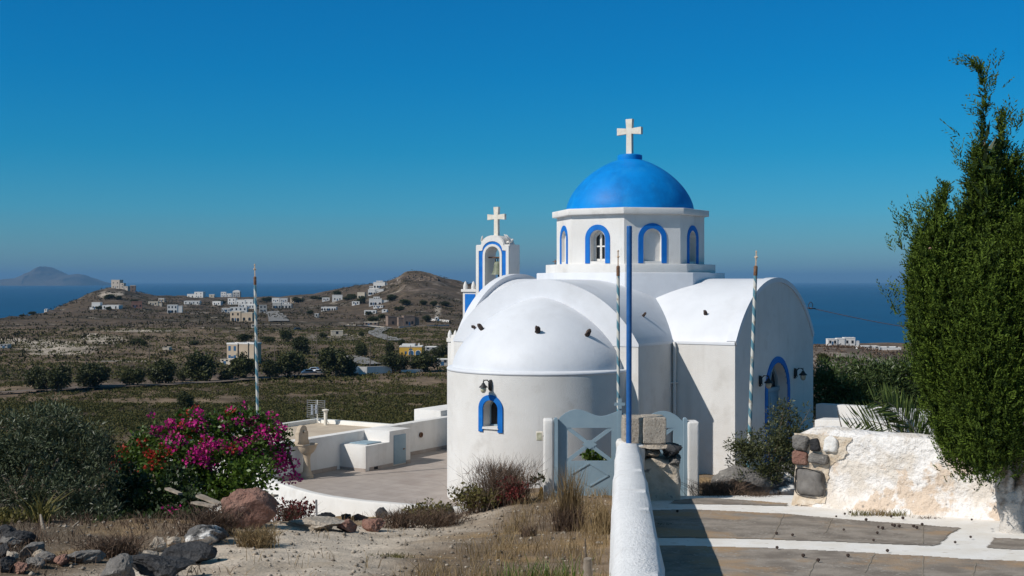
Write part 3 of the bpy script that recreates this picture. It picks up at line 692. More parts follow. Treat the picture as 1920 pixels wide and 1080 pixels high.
for bx_ in ((-4.893, -4.878, -3.2, -2.34, 0, .075), (-4.893, -4.878, -1.84, -1.66, 0, .075), (-5.62, -4.89, -3.345, -3.33, 0, .06)): MB(CF).box(*bx_).build('skirting', M['tile'], cis)
for yy, nm in ((-3.05, 'drain_hole'),):
    MB(CF).box(-4.88, -4.874, yy, yy+.14, .01, .07).build(nm, M['dark'], cis)
mb = MB(CF); mb.M = CF @ Matrix.Translation((-5.615, -.25, .46)) @ Matrix.Rotation(R(90), 4, 'Y'); mb.lathe([(.065, -.01), (.065, .02), (.045, .025), (.04, .0)], n=20); ov = mb.build('wall_light', M['rust'], smooth=40)
tag(ov, 'small brown oval light set in the white terrace wall', 'light')
MB(CF).box(-6.75, -5.9, 1.0, 5.0, -.5, .93).build('stair_parapet', M['plaster'], bevel=.02)
tag(bpy.data.objects['stair_parapet'], 'low white parapet block at the far end of the terrace wall, beside the chapel', 'parapet')
# fountain
M['sandstone'] = mat('sandstone', (.40, .315, .225), (.50, .41, .31), 6, .8, .4, 50, .2, c3=(.33, .26, .19), s3=3)
ft = empty('wall_fountain', CF @ Vector((-5.40, -4.72, 0)), 'cream stone wall fountain with shell basin on a pedestal by the bougainvillea', 'fountain', ROT)
fc_ = CF @ Matrix.Translation((-5.40, -4.72, 0))
mb = MB(fc_); mb.lathe([(.14, 0), (.145, .05), (.11, .09), (.09, .14), (.075, .3), (.07, .42), (.085, .5), (.10, .53)], n=20); mb.build('pedestal', M['sandstone'], ft, smooth=40)
mb = MB(fc_); mb.lathe([(.09, .51), (.15, .56), (.20, .64), (.215, .70), (.235, .71), (.235, .735), (.20, .735), (.17, .66), (.05, .62)], n=28, a0=-math.pi*.62, a1=math.pi*.62, cap=False); mb.build('basin', M['sandstone'], ft, smooth=40)
mb = MB(fc_); pts = [(-.20, .70), (-.19, .76), (-.16, .80), (-.155, .98)]+[(-.125*math.cos(math.pi*k/10), 1.0+.13*math.sin(math.pi*k/10)) for k in range(11)]+[(.155, .98), (.16, .80), (.19, .76), (.20, .70)]
mb.prism(pts, 'x', -.2, -.09); mb.build('back_plate', M['sandstone'], ft, bevel=.012)
mb = MB(fc_); mb.tube([(-.09, 0, .99), (-.05, 0, .99), (-.03, 0, .96)], [.03, .022, .012], 8); mb.build('spout', M['sandstone'], ft, smooth=True)
# lower house with the beige roof
lh = empty('lower_house', CF @ Vector((-7.6, -3, -2.5)), 'house below the terrace showing only its flat beige roof and low parapet', 'house', ROT)
MB(CF).box(-9.42, -5.885, -5.0, .27, -4, .50).build('wall', M['cream'], lh)
M['beige'] = mat('beige_roof_screed', (.46, .375, .285), (.54, .45, .345), 1.6, .9, .3, 40, .1, c3=(.40, .32, .24), s3=.6)
MB(CF).box(-9.3, -5.89, -4.99, .15, .4, .503).build('roof', M['beige'], lh)
mb = MB(CF); mb.box(-9.44, -9.28, -5.0, .29, .3, .605); mb.box(-9.279, -5.89, .13, .29, .3, .605); mb.build('parapet', M['cream'], lh, bevel=.015)
mb = MB(CF); mb.lathe([(.05, 0), (.045, .05), (.045, .32), (.055, .33), (.055, .37), (.09, .38), (.09, .40), (.02, .42)], (-8.75, -.15, .503), 14); mb.build('vent_pipe', M['stone_cream'], lh, smooth=40)
an = empty('aerial', CF @ Vector((-9.2, .05, .6)), 'grid-shaped television aerial on the corner of the beige flat roof', 'aerial', ROT)
mb = MB(CF); mb.tube([(-9.2, .05, .5), (-9.2, .05, 1.12)], .012, 6); mb.build('mast', M['cream'], an)
M['alu'] = mat('aluminium', (.35, .35, .36), (.45, .45, .46), 20, .4, metal=.6)
mb = MB(CF)
for k in range(9): mb.tube([(-9.5, 0, .66+.055*k), (-8.98, .1, .66+.055*k)], .006, 4)
for t in (0, .5, 1): mb.tube([(-9.5+.52*t, .1*t-.01, .64), (-9.5+.52*t, .1*t-.01, 1.12)], .008, 4)
mb.tube([(-9.2, .05, .9), (-9.05, -.35, .88)], .01, 5); mb.box(-9.33, -9.27, -.06, -.03, .74, 1.0); mb.box(-9.2, -9.14, -.04, -.01, .76, 1.0)
mb.build('aerial_grid', M['alu'], an)

# ================================================================ GATE, POSTS, PILLAR, LOW WALL
GD = 21.0
def gp(px, py, d=GD): return P(px, py, d)
GB = 936
gate = empty('gate', gp(1163, GB), 'blue-grey double garden gate with curved top and crossed bars', 'gate')
def leaf_outline(mir):
    pts = [(1046, 787), (1053, 780), (1060, 774.5), (1070, 769.5), (1080, 767.5), (1090, 768.3), (1100, 771.5), (1110, 776), (1119, 779.3), (1128, 780.3), (1138, 778.5), (1148, 775), (1157, 771.5), (1161, 771)]
    return [((2*1163-p[0] if mir else p[0]), p[1]+(3 if mir else 0)) for p in pts]
def poly_plate(mb, pts, d0, d1):
    A = [mb.V(P(x, y, GD)+Vector((0, d0, 0))) for x, y in pts]; B = [mb.V(P(x, y, GD)+Vector((0, d1, 0))) for x, y in pts]; n = len(pts)
    mb.f.append(A); mb.f.append(B[::-1])
    for k in range(n): mb.f.append([A[k], A[(k+1) % n], B[(k+1) % n], B[k]])
def bar_px(mb, a, b, w, d0, d1):
    a, b = Vector(a), Vector(b); t = (b-a).normalized(); nn = Vector((-t.y, t.x))*w/2
    poly_plate(mb, [a+nn, b+nn, b-nn, a-nn], d0, d1)
for mir in (False, True):
    f = (lambda x: 2*1163-x) if mir else (lambda x: x)
    root = empty('gate_leaf', gp(f(1104), GB)) ; root.parent = gate; root.matrix_parent_inverse = Matrix.Identity(4); root.location = gp(f(1104), GB)-gp(1163, GB)
    bpy.data.objects.remove(root)
    mb = MB(); O = leaf_outline(mir); H0, H1, V0, V1 = 1064, 1146.5, 802, 864
    # sheet around the window: top part, left stile, right stile, bottom panel
    poly_plate(mb, O+[(f(1161), V0-.01), (f(1046), V0-.01)], -.018, .018)
    poly_plate(mb, [(f(1046), V0), (f(H0), V0), (f(H0), V1), (f(1046), V1)], -.0175, .0175)
    poly_plate(mb, [(f(H1), V0), (f(1161), V0), (f(1161), V1), (f(H1), V1)], -.0175, .0175)
    poly_plate(mb, [(f(1046), V1+.01), (f(1161), V1+.01), (f(1161), GB-1), (f(1046), GB-1)], -.018, .018)
    lf = mb.build('gate_leaf', M['gate'], gate)
    mb = MB(); cxx, cyy = (H0+H1)/2, (V0+V1)/2
    for a, b in (((H0, V0), (H1, V1)), ((H0, V1), (H1, V0))): bar_px(mb, (f(a[0]), a[1]), (f(b[0]), b[1]), 7, -.012, .012)
    poly_plate(mb, [(f(x), y) for x, y in ((cxx-14, cyy), (cxx-7, cyy-4.5), (cxx, cyy-9), (cxx+7, cyy-4.5), (cxx+14, cyy), (cxx+7, cyy+4.5), (cxx, cyy+9), (cxx-7, cyy+4.5))], -.02, -.0125)
    poly_plate(mb, [(f(x), y) for x, y in ((cxx-9, cyy-6), (cxx+9, cyy-6), (cxx+9, cyy+6), (cxx-9, cyy+6))], -.019, -.0127)
    mb.build('crossed_bars', M['gate'], lf)
    mb = MB(); dm_ = [(1070, 889), (1105, 868.5), (1141, 891), (1106, 911)]
    for a, b in zip(dm_, dm_[1:]+dm_[:1]): bar_px(mb, (f(a[0]), a[1]), (f(b[0]), b[1]), 2.2, -.03, -.016)
    mb.build('diamond_moulding', M['gate'], lf)
    mb = MB(); x0, x1 = sorted((f(1038.5), f(1045.7)))
    poly_plate(mb, [(x0, 786), (x0+1.5, 783), (x1-1.5, 783), (x1, 786), (x1, GB-1), (x0, GB-1)], -.10, .03); mb.build('hinge_stile', M['gate'], gate)
mb = MB(); poly_plate(mb, [(1158.5, 751), (1165.5, 751), (1165.5, GB-1), (1158.5, GB-1)], -.035, -.0185); mb.build('meeting_stile', M['gate'], gate)
mb = MB(); poly_plate(mb, [(1158.8, 747), (1165.2, 747), (1165.2, 754.5), (1171.5, 754.5), (1171.5, 760), (1165.2, 760), (1165.2, 766), (1158.8, 766), (1158.8, 760), (1151.5, 760), (1151.5, 754.5), (1158.8, 754.5)], -.05, -.036); mb.build('cross', M['gate'], gate)
def soft_block(name, x0, x1, y0, y1, z0, z1, m, seed, amp=.012, bev=.035, cuts=10, parent=None, origin=None, xf=None):
    bm = bmesh.new(); bmesh.ops.create_cube(bm, size=1)
    bmesh.ops.transform(bm, matrix=Matrix.Translation(((x0+x1)/2, (y0+y1)/2, (z0+z1)/2)) @ Matrix.Diagonal((x1-x0, y1-y0, z1-z0, 1)), verts=bm.verts)
    bmesh.ops.bevel(bm, geom=bm.edges[:], offset=bev, segments=3, affect='EDGES', profile=.5)
    bmesh.ops.subdivide_edges(bm, edges=[e for e in bm.edges if e.calc_length() > .1], cuts=cuts, use_grid_fill=True)
    c = np.array([v.co[:] for v in bm.verts])
    for ax in range(3):
        a, b = c[:, (ax+1) % 3], c[:, (ax+2) % 3]
        dsp = amp*fbm(a/.22+seed, b/.22+ax*7+c[:, ax]*3, 4, seed+ax)
        for v, q in zip(bm.verts, dsp): v.co[ax] += q
    me = bpy.data.meshes.new(name); bm.to_mesh(me); bm.free()
    if xf is not None: me.transform(xf)
    return link_mesh(name, me, m, parent, origin, smooth=50)
M['oldwhite'] = mat('whitewash', (.64, .61, .57), (.74, .72, .69), 2.2, .9, .8, 30, .15, c3=(.55, .48, .40), s3=4.5, lo3=.6, hi3=.75, bdist=.02)
a, b = gp(1019, GB), gp(1038, 785)
tag(soft_block('gatepost', a.x, b.x, GD-.12, GD+.16, a.z-.3, b.z, M['plaster'], 3, .006), 'white plastered gatepost left of the gate, nearest the apse', 'gatepost', 'white gateposts')
a, b = gp(1287, GB), gp(1309.5, 789)
tag(soft_block('gatepost', a.x, b.x, GD-.12, GD+.16, a.z-.3, b.z, M['plaster'], 4, .006), 'white plastered gatepost right of the gate, next to the dry brush', 'gatepost', 'white gateposts')
# threshold
a, b = gp(1012, GB+1), gp(1312, GB+1)
tag(soft_block('threshold', a.x, b.x, GD-.35, GD+.25, a.z-.3, a.z+.005, M['oldwhite'], 9, .01, .03), 'pale concrete threshold slab under the gate', 'step')
# floodlight beside the post
a = gp(1011, 818, 20.98); fl_ = empty('floodlight', a, 'small square floodlight fixed beside the left gatepost', 'light')
MB().box(a.x-.05, a.x+.06, a.y-.02, a.y+.06, a.z-.075, a.z+.075).build('casing', M['stone_cream'], fl_, bevel=.006)
MB().box(a.x-.04, a.x+.035, a.y-.025, a.y-.021, a.z-.06, a.z+.06).build('glass', M['clearglass'], fl_)
mb = MB(); mb.tube([(a.x+.02, a.y+.02, a.z), (a.x+.09, a.y+.03, a.z)], .015, 6); mb.build('bracket', M['black'], fl_)

# low white wall running towards the viewer
wz = np.array([2.42, 2.30, 2.21, 2.105, 1.985, 1.87, 1.775]) 
mb = MB(); ys = np.linspace(6.5, 19.52, 90)
L_, R_, T_ = [np.interp(ys, WALL_D, q) for q in (WALL_L, WALL_R, wz)]
ring = []
for k, y in enumerate(ys):
    n = lambda s: .022*float(fbm(np.array([y/.35+s*9]), np.array([s*3.1]), 3, 12)[0])
    l, r, t = L_[k], R_[k], T_[k]; bz = min(gz(l-.1, y), float(path_z(y)))-.25
    sec = [(l-.07, bz), (l-.05+n(1), t-.5), (l-.035+n(2), t-.16), (l-.01+n(3), t-.05), (l+.04, t+n(4)*.5), ((l+r)/2, t+.012+n(5)*.5), (r-.04, t+n(6)*.5), (r+n(7), t-.05), (r+.03+n(8), t-.25), (r+.05, bz)]
    ring.append([mb.V((x, y, z)) for x, z in sec])
for a, b in zip(ring, ring[1:]):
    for j in range(9): mb.f.append([a[j], a[j+1], b[j+1], b[j]])
mb.f.append(ring[0]); mb.f.append(ring[-1][::-1])
M['whitewash2'] = mat('fresh_whitewash', (.74, .735, .73), (.80, .795, .79), 9, .9, .7, 42, .1, c3=(.58, .57, .56), s3=26, lo3=.56, hi3=.72, bdist=.035, streak=(2.5, .58, .88, (.60, .57, .53)))
tag(mb.build('low_wall', M['whitewash2'], smooth=50), 'low rounded white wall running from the foreground to the gate pillar', 'wall')

# rocks
M['basalt'] = mat('dark_basalt', (.028, .028, .03), (.075, .074, .076), 3.5, .9, .8, 22, .2, c3=(.22, .21, .20), s3=9, lo3=.66, hi3=.74, bdist=.06, detail=9)
M['greyrock'] = mat('grey_rock', (.14, .13, .122), (.24, .225, .205), 5, .92, .8, 25, .15, c3=(.40, .37, .33), s3=11, lo3=.62, hi3=.72, bdist=.06, detail=9)
M['palerock'] = mat('pale_rock', (.34, .285, .225), (.47, .41, .34), 5, .92, .8, 25, .1, c3=(.24, .20, .165), s3=8, lo3=.6, hi3=.72, bdist=.06, detail=9)
M['redrock'] = mat('reddish_rock', (.20, .105, .082), (.30, .18, .14), 5, .92, .8, 22, .1, c3=(.38, .30, .26), s3=6, lo3=.64, hi3=.74, bdist=.06, detail=9)
M['whiterock'] = mat('whitewashed_rock', (.10, .095, .09), (.16, .15, .145), 5, .92, .7, 25, .1, c3=(.74, .71, .67), s3=2.2, lo3=.48, hi3=.55, bdist=.06, detail=9)
def rock_mesh(name, seed, cuts=9, amp=.45, sub=4):
    bm = bmesh.new(); bmesh.ops.create_icosphere(bm, subdivisions=sub, radius=1)
    r_ = np.random.default_rng(seed); c = np.array([v.co[:] for v in bm.verts])
    pl = r_.normal(size=(cuts+4, 3)); pl /= np.linalg.norm(pl, axis=1)[:, None]; off = r_.uniform(.55, .85, cuts+4)
    for p_, o_ in zip(pl, off):
        dt = c@p_; c = c-np.maximum(dt-o_, 0)[:, None]*p_*.97
    nn = c/np.linalg.norm(c, axis=1)[:, None]
    c = c+nn*(amp*.22*fbm(c[:, 0]*1.6+seed, c[:, 1]*1.6+c[:, 2]*1.9, 4, seed)+amp*.34*fbm(c[:, 0]*4.3+c[:, 2]*4, c[:, 1]*5+seed, 4, seed+1))[:, None]
    for v, q in zip(bm.verts, c): v.co = q
    me = bpy.data.meshes.new(name); bm.to_mesh(me); bm.free(); me['n'] = 0
    return me
def rock(name, loc, dims, seed, m, label, cat='rock', rz=None, group=None, tilt=0, sub=4):
    me = rock_mesh(name, seed, sub=sub); r_ = random.Random(seed)
    me.transform(Matrix.Translation(Vector(loc)) @ Matrix.Rotation(r_.uniform(0, 6) if rz is None else rz, 4, 'Z') @ Matrix.Rotation(tilt, 4, 'Y') @ Matrix.Diagonal((*[q/1.6 for q in dims], 1)))
    return tag(link_mesh(name, me, m, smooth=24), label, cat, group)
# stone pillar at the end of the low wall
pil = empty('stone_pillar', (2.12, 19.9, .85), 'rough stone pillar with dark capstones at the end of the low white wall', 'pillar')
MP = M['pillar'] = mat('mortared_stone', (.42, .35, .27), (.60, .53, .44), 4, .95, .9, 20, .1, c3=(.20, .18, .16), s3=4, lo3=.62, hi3=.68, bdist=.03)
soft_block('pillar_body', 1.66, 2.57, 19.55, 20.35, .5, 1.52, MP, 21, .05, .06, 14, parent=pil)
soft_block('whitewash', 1.64, 2.02, 19.49, 20.2, .5, 1.775, M['oldwhite'], 22, .03, .05, 12, parent=pil)
for k, (x, z, dx, dz, m) in enumerate(((2.45, 1.66, .30, .2, 'basalt'), (2.16, 1.63, .28, .16, 'palerock'), (2.50, 1.48, .18, .2, 'greyrock'), (2.28, 1.44, .30, .16, 'palerock'), (2.2, 1.73, .6, .08, 'palerock'))):
    me = rock_mesh('stone', 40+k); me.transform(Matrix.Translation((x, 19.72+.1*(k % 2), z)) @ Matrix.Diagonal((dx/1.5, .34, dz/1.5, 1))); link_mesh('stone', me, M[m], pil, smooth=32)
M['block'] = mat('concrete_block', (.34, .29, .235), (.50, .44, .37), 26, .95, 1.0, 60, .1, c3=(.12, .10, .085), s3=45, lo3=.58, hi3=.66, bdist=.02)
a, b = P(1168, 823, 19.75), P(1204, 781, 19.75)
tag(soft_block('concrete_block', a.x, b.x, 19.6, 20.02, 1.765, b.z, M['block'], 31, .014, .015), 'rough concrete block on the pillar touching the blue pole', 'block', 'concrete blocks on the pillar')
a, b = P(1205, 823, 19.6), P(1248, 782, 19.6)
tag(soft_block('concrete_block', a.x, b.x, 19.52, 19.98, 1.77, b.z, M['block'], 33, .014, .015), 'rough concrete block on the pillar, farther from the blue pole', 'block', 'concrete blocks on the pillar')
# blue pole
M['pole_blue'] = mat('pole_blue', (.012, .085, .27), (.02, .115, .34), 9, .5, .2, 40)
mb = MB(); a, b = P(1179, 826, 19.46), P(1180, 425, 19.46); mb.tube([a+Vector((0, 0, -.05)), b], .041, 14); mb.lathe([(.041, 0), (.035, .012), (.005, .016)], b, 14, cap=False)
tag(mb.build('pole', M['pole_blue'], smooth=40), 'plain tall blue pole standing on the end of the low white wall', 'pole')
# striped flagpoles
def stripe_mat(c1, c2, pitch):
    m = mat('striped_paint', c1, None, 1, .55, .15, 60); n = m.node_tree.nodes; L = m.node_tree.links
    tc = n.new('ShaderNodeTexCoord'); sp = n.new('ShaderNodeSeparateXYZ'); L.new(tc.outputs['Object'], sp.inputs[0])
    at = n.new('ShaderNodeMath'); at.operation = 'ARCTAN2'; L.new(sp.outputs['Y'], at.inputs[0]); L.new(sp.outputs['X'], at.inputs[1])
    d1 = n.new('ShaderNodeMath'); d1.operation = 'DIVIDE'; d1.inputs[1].default_value = 2*math.pi; L.new(at.outputs[0], d1.inputs[0])
    d2 = n.new('ShaderNodeMath'); d2.operation = 'DIVIDE'; d2.inputs[1].default_value = pitch; L.new(sp.outputs['Z'], d2.inputs[0])
    ad = n.new('ShaderNodeMath'); ad.operation = 'ADD'; L.new(d1.outputs[0], ad.inputs[0]); L.new(d2.outputs[0], ad.inputs[1])
    fr_ = n.new('ShaderNodeMath'); fr_.operation = 'FRACT'; L.new(ad.outputs[0], fr_.inputs[0])
    gt = n.new('ShaderNodeMath'); gt.operation = 'GREATER_THAN'; gt.inputs[1].default_value = .5; L.new(fr_.outputs[0], gt.inputs[0])
    ns_ = n.new('ShaderNodeTexNoise'); ns_.inputs['Scale'].default_value = 7; ns_.inputs['Detail'].default_value = 6; L.new(tc.outputs['Object'], ns_.inputs['Vector'])
    x = n.new('ShaderNodeMix'); x.data_type = 'RGBA'; x.inputs[6].default_value = (*c1, 1); x.inputs[7].default_value = (*c2, 1); L.new(gt.outputs[0], x.inputs[0])
    mr = n.new('ShaderNodeMapRange'); mr.inputs['From Min'].default_value = .56; mr.inputs['From Max'].default_value = .64; L.new(ns_.outputs['Fac'], mr.inputs['Value'])
    y = n.new('ShaderNodeMix'); y.data_type = 'RGBA'; y.inputs[7].default_value = (.36, .31, .24, 1); L.new(mr.outputs[0], y.inputs[0]); L.new(x.outputs[2], y.inputs[6])
    L.new(y.outputs[2], n['Principled BSDF'].inputs['Base Color']); return m
M['stripe'] = stripe_mat((.56, .55, .50), (.09, .22, .28), .30)
M['goldcross'] = mat('worn_gilt', (.50, .33, .20), (.62, .50, .38), 30, .6, .2, 60)
def flagpole(top, bot, label, rad):
    """top, bot: world points; root sits at the base, leaning as the pole leans"""
    ax = (top-bot); Lh = ax.length; q = ax.to_track_quat('Z', 'Y')
    root = bpy.data.objects.new('flagpole', None); col.objects.link(root); root.location = bot; root.rotation_mode = 'QUATERNION'; root.rotation_quaternion = q
    MW[root.name] = Matrix.Translation(bot) @ q.to_matrix().to_4x4(); tag(root, label, 'flagpole', 'striped flagpoles')
    T = MW[root.name]
    mb = MB(T); mb.tube([(0, 0, -.3), (0, 0, Lh)], [rad, rad*.9], 12); mb.build('pole', M['stripe'], root, smooth=40)
    mb = MB(T); mb.lathe([(rad*.9, Lh-.16), (rad*.98, Lh-.15), (rad*.98, Lh), (rad*.8, Lh+.012), (.012, Lh+.02)], n=12); mb.build('pole_cap', M['rust'], root, smooth=40)
    mb = MB(T); mb.box(-.012, .012, -.01, .01, Lh, Lh+.26)
    for s in (-1, 1):
        mb.box(min(s*.0121, s*.075), max(s*.0121, s*.075), -.0095, .0095, Lh+.155, Lh+.18); mb.lathe([(.004, -.02), (.02, 0), (.004, .02)], (s*.078, 0, Lh+.1675), 8)
    mb.lathe([(.004, -.02), (.02, 0), (.004, .02)], (0, 0, Lh+.265), 8)
    mb.build('cross', M['goldcross'], root, smooth=30)
flagpole(P(478, 520, 26.9), Vector(((486-960)/F*26.9, 26.9, -.3)), 'striped flagpole rising behind the pink bougainvillea', .032)
flagpole(P(1159, 500, 21.7), Vector(((1160-960)/F*21.7, 21.7, .55)), 'striped flagpole rising behind the gate beside the plain blue pole', .031)
flagpole(P(1417, 500, 22.6), P(1403, 880, 22.6), 'leaning striped flagpole in front of the arched chapel door', .036)

# ================================================================ PAVED PATH on the right
M['wpaint'] = mat('white_lime_paint', (.74, .69, .62), (.82, .79, .75), 3, .9, .35, 40, .15, c3=(.50, .42, .33), s3=6, lo3=.6, hi3=.75, world=True)
gx = np.arange(.9, 15, .2); gy = np.arange(5, 20.31, .2); X, Y = np.meshgrid(gx, gy, indexing='ij')
X = np.maximum(X, np.interp(Y, WALL_D, WALL_R)-.08)
Z = path_z(Y)+.012*fbm(X/1.5, Y/1.5, 3, 14)
link_mesh('paved_path', grid_mesh(X, Y, Z), M['wpaint'], origin=(0, 0, 0), smooth=True)['kind'] = 'structure'
M['slab'] = mat('grey_paving', (.205, .174, .145), (.325, .28, .235), 2.4, .9, .6, 45, .15, lo=.4, hi=.6, c3=(.37, .255, .155), s3=.7, lo3=.52, hi3=.62, world=True, bdist=.016, detail=10, spots=(16, .36, (.36, .33, .29), .46))
def pathpt(px, py):
    a = (py-HY)/F; d = (EYE-.9-.063*19.6)/(a-.063); return Vector(((px-960)/F*d, d, 0))
def slab(name, poly):
    pts = [pathpt(*p) for p in poly]
    xs = [p.x for p in pts]; ys_ = [p.y for p in pts]; step = .04
    gx = np.arange(min(xs), max(xs)+step, step); gy = np.arange(min(ys_), max(ys_)+step, step); X, Y = np.meshgrid(gx, gy, indexing='ij')
    Xn = X+.07*fbm(X/.6, Y/.6, 3, 77); Yn = Y+.06*fbm(X/.7+9, Y/.5, 3, 78)
    ins = np.zeros(X.shape, bool); n = len(pts); j = n-1
    for i in range(n):
        xi, yi, xj, yj = pts[i].x, pts[i].y, pts[j].x, pts[j].y
        ins ^= ((yi > Yn) != (yj > Yn)) & (Xn < (xj-xi)*(Yn-yi)/(yj-yi+1e-12)+xi); j = i
    Z = path_z(Y)+.012*fbm(X/1.5, Y/1.5, 3, 14)+.007
    me = grid_mesh(X, Y, Z); bm = bmesh.new(); bm.from_mesh(me); fl = ins.ravel(); bm.verts.ensure_lookup_table()
    bmesh.ops.delete(bm, geom=[v for v in bm.verts if not fl[v.index]], context='VERTS'); bm.to_mesh(me); bm.free()
    o = link_mesh(name, me, M['slab'], origin=(0, 0, 0), smooth=True); o['kind'] = 'structure'; return o
slab('paving_slabs', [(1195, 957), (1300, 955), (1465, 962), (1640, 978), (1803, 990), (1760, 1025), (1600, 1019), (1440, 1012), (1190, 1008)])
slab('paving_slabs', [(1180, 1022), (1300, 1024), (1440, 1027), (1700, 1041), (2100, 1062), (2500, 1420), (900, 1420)])
slab('paving_slabs', [(1848, 1028), (1858, 1008), (2300, 1022), (2300, 1052), (1990, 1034)])
slab('paving_slabs', [(1262, 938), (1330, 934), (1480, 944), (1478, 950), (1250, 945)])
M['joint'] = mat('joint_mortar', (.24, .20, .155), (.33, .28, .22), 6, .95)
mb = MB()
for (a, b) in (((1470, 964), (1448, 1011)), ((1560, 972), (1548, 1000)), ((1731, 985), (1730, 1022)), ((1640, 1038), (1622, 1075)), ((1731, 1044), (1729, 1090)), ((1530, 1050), (1512, 1090)), ((1830, 1056), (1822, 1090))):
    p, q = pathpt(*a), pathpt(*b); t = (q-p).normalized(); nn = Vector((-t.y, t.x, 0))*.006
    N = 8; prev = None
    for k in range(N+1):
        c = p+(q-p)*k/N+Vector((.006*math.sin(k*2.1), 0, 0)); z = float(path_z(c.y)+.012*fbm(np.array([c.x/1.5]), np.array([c.y/1.5]), 3, 14)[0])+.0115
        cur = [(c.x+nn.x, c.y+nn.y, z), (c.x-nn.x, c.y-nn.y, z)]
        if prev: mb.face([prev[0], prev[1], cur[1], cur[0]])
        prev = cur
mb.build('slab_joints', M['joint'], origin=(0, 0, 0))['kind'] = 'structure'

# plastered garden wall on the right with exposed stones
gw = empty('garden_wall', (4.9, 18.5, .9), 'peeling whitewashed garden wall with exposed stones at its left end', 'wall')
M['peel'] = mat('peeling_plaster', (.66, .60, .53), (.77, .74, .71), 2.1, .92, 1.0, 11, .12, lo=.42, hi=.54, c3=(.63, .515, .41), s3=1.5, lo3=.54, hi3=.58, bdist=.06, detail=12, spots=(9, .24, (.27, .24, .21), .57))
p0, p1 = Vector((4.19, 18.95, 0)), Vector((8.6, 15.4, 0)); ax = (p1-p0).normalized(); wn = Vector((ax.y, -ax.x, 0)); wn = -wn if wn.y > 0 else wn
N, K = 110, 44; mb = MB(); rows = []
for i in range(N+1):
    s = i/N; b = p0+(p1-p0)*s; base = float(path_z(b.y))-.15; tp = 2.05+.03*math.sin(s*9)+.02*math.sin(s*23)-(.09*max(0, 1-s*22))
    prof = []
    for k in range(K+1):
        t = k/K
        if t < .72: h = t/.72; prof.append((h, .0, base+(tp-.05-base)*h))
        else:
            a = (t-.72)/.28; ang = a*math.pi; prof.append((1, .24-.24*math.cos(ang), tp-.05+.07*math.sin(ang)))
    row = []
    for h, dep, z in prof:
        sx_ = s*5.6
        dz = .045*float(fbm(np.array([sx_/.5]), np.array([z/.4]), 5, 90)[0])+.012*float(fbm(np.array([sx_/.14]), np.array([z/.10]), 3, 91)[0])
        fl_o = .22*max(0, .3-(z-base-.15))**1.4*2.2
        row.append(mb.V(b+wn*(dz+fl_o*(1 if dep == 0 else 0))-wn*dep+Vector((0, 0, z+.4*dz))))
    row.append(mb.V(b-wn*.48+Vector((0, 0, base)))); rows.append(row)
for a, b in zip(rows, rows[1:]):
    for k in range(len(a)-1): mb.f.append([a[k], a[k+1], b[k+1], b[k]])
mb.f.append(rows[0])
mb.build('plaster', M['peel'], gw, smooth=60)
def wall_pt(px, py):
    dr = Vector(((px-960)/F, 1, -(py-HY)/F)); o = Vector((0, 0, EYE)); q = p0+wn*.02
    t = (q-o).dot(wn)/dr.dot(wn); return o+dr*t
M['mortar'] = mat('sandy_mortar', (.50, .40, .29), (.66, .58, .48), 7, .95, .9, 25, .1, bdist=.03)
cxy = [(1482, 815), (1500, 806), (1530, 803), (1560, 800), (1596, 800), (1598, 822), (1588, 846), (1574, 868), (1553, 876), (1552, 900), (1549, 945), (1482, 948)]
def wall_surf(s, z):
    b = p0+(p1-p0)*s; base = float(path_z(b.y))-.15; sx_ = s*5.6
    dz = .045*float(fbm(np.array([sx_/.5]), np.array([z/.4]), 5, 90)[0])+.012*float(fbm(np.array([sx_/.14]), np.array([z/.10]), 3, 91)[0])
    return b+wn*(dz+.22*max(0, .3-(z-base-.15))**1.4*2.2)+Vector((0, 0, z+.4*dz))
def inside(px, py, poly):
    r = False; j = len(poly)-1
    for i in range(len(poly)):
        (xi, yi), (xj, yj) = poly[i], poly[j]
        if (yi > py) != (yj > py) and px < (xj-xi)*(py-yi)/(yj-yi)+xi: r = not r
        j = i
    return r
NS, NZ = 105, 95; mb = MB(); ids = {}
for i in range(NS+1):
    for k in range(NZ+1):
        s_ = .20*i/NS; z = .88+1.12*k/NZ; q = wall_surf(s_, z); px_ = 960+F*q.x/q.y; py_ = HY+F*(EYE-q.z)/q.y
        e_ = 9*float(fbm(np.array([px_/14.]), np.array([py_/14.]), 3, 95)[0])
        if inside(px_+e_, py_+e_*.6, cxy): ids[i, k] = mb.V(q+wn*(.016+.02*float(fbm(np.array([s_*40]), np.array([z*7.]), 4, 96)[0])))
for i in range(NS):
    for k in range(NZ):
        q = [(i, k), (i+1, k), (i+1, k+1), (i, k+1)]
        if all(t in ids for t in q): mb.f.append([ids[t] for t in q])
mb.build('mortar_patch', M['mortar'], gw, smooth=60)
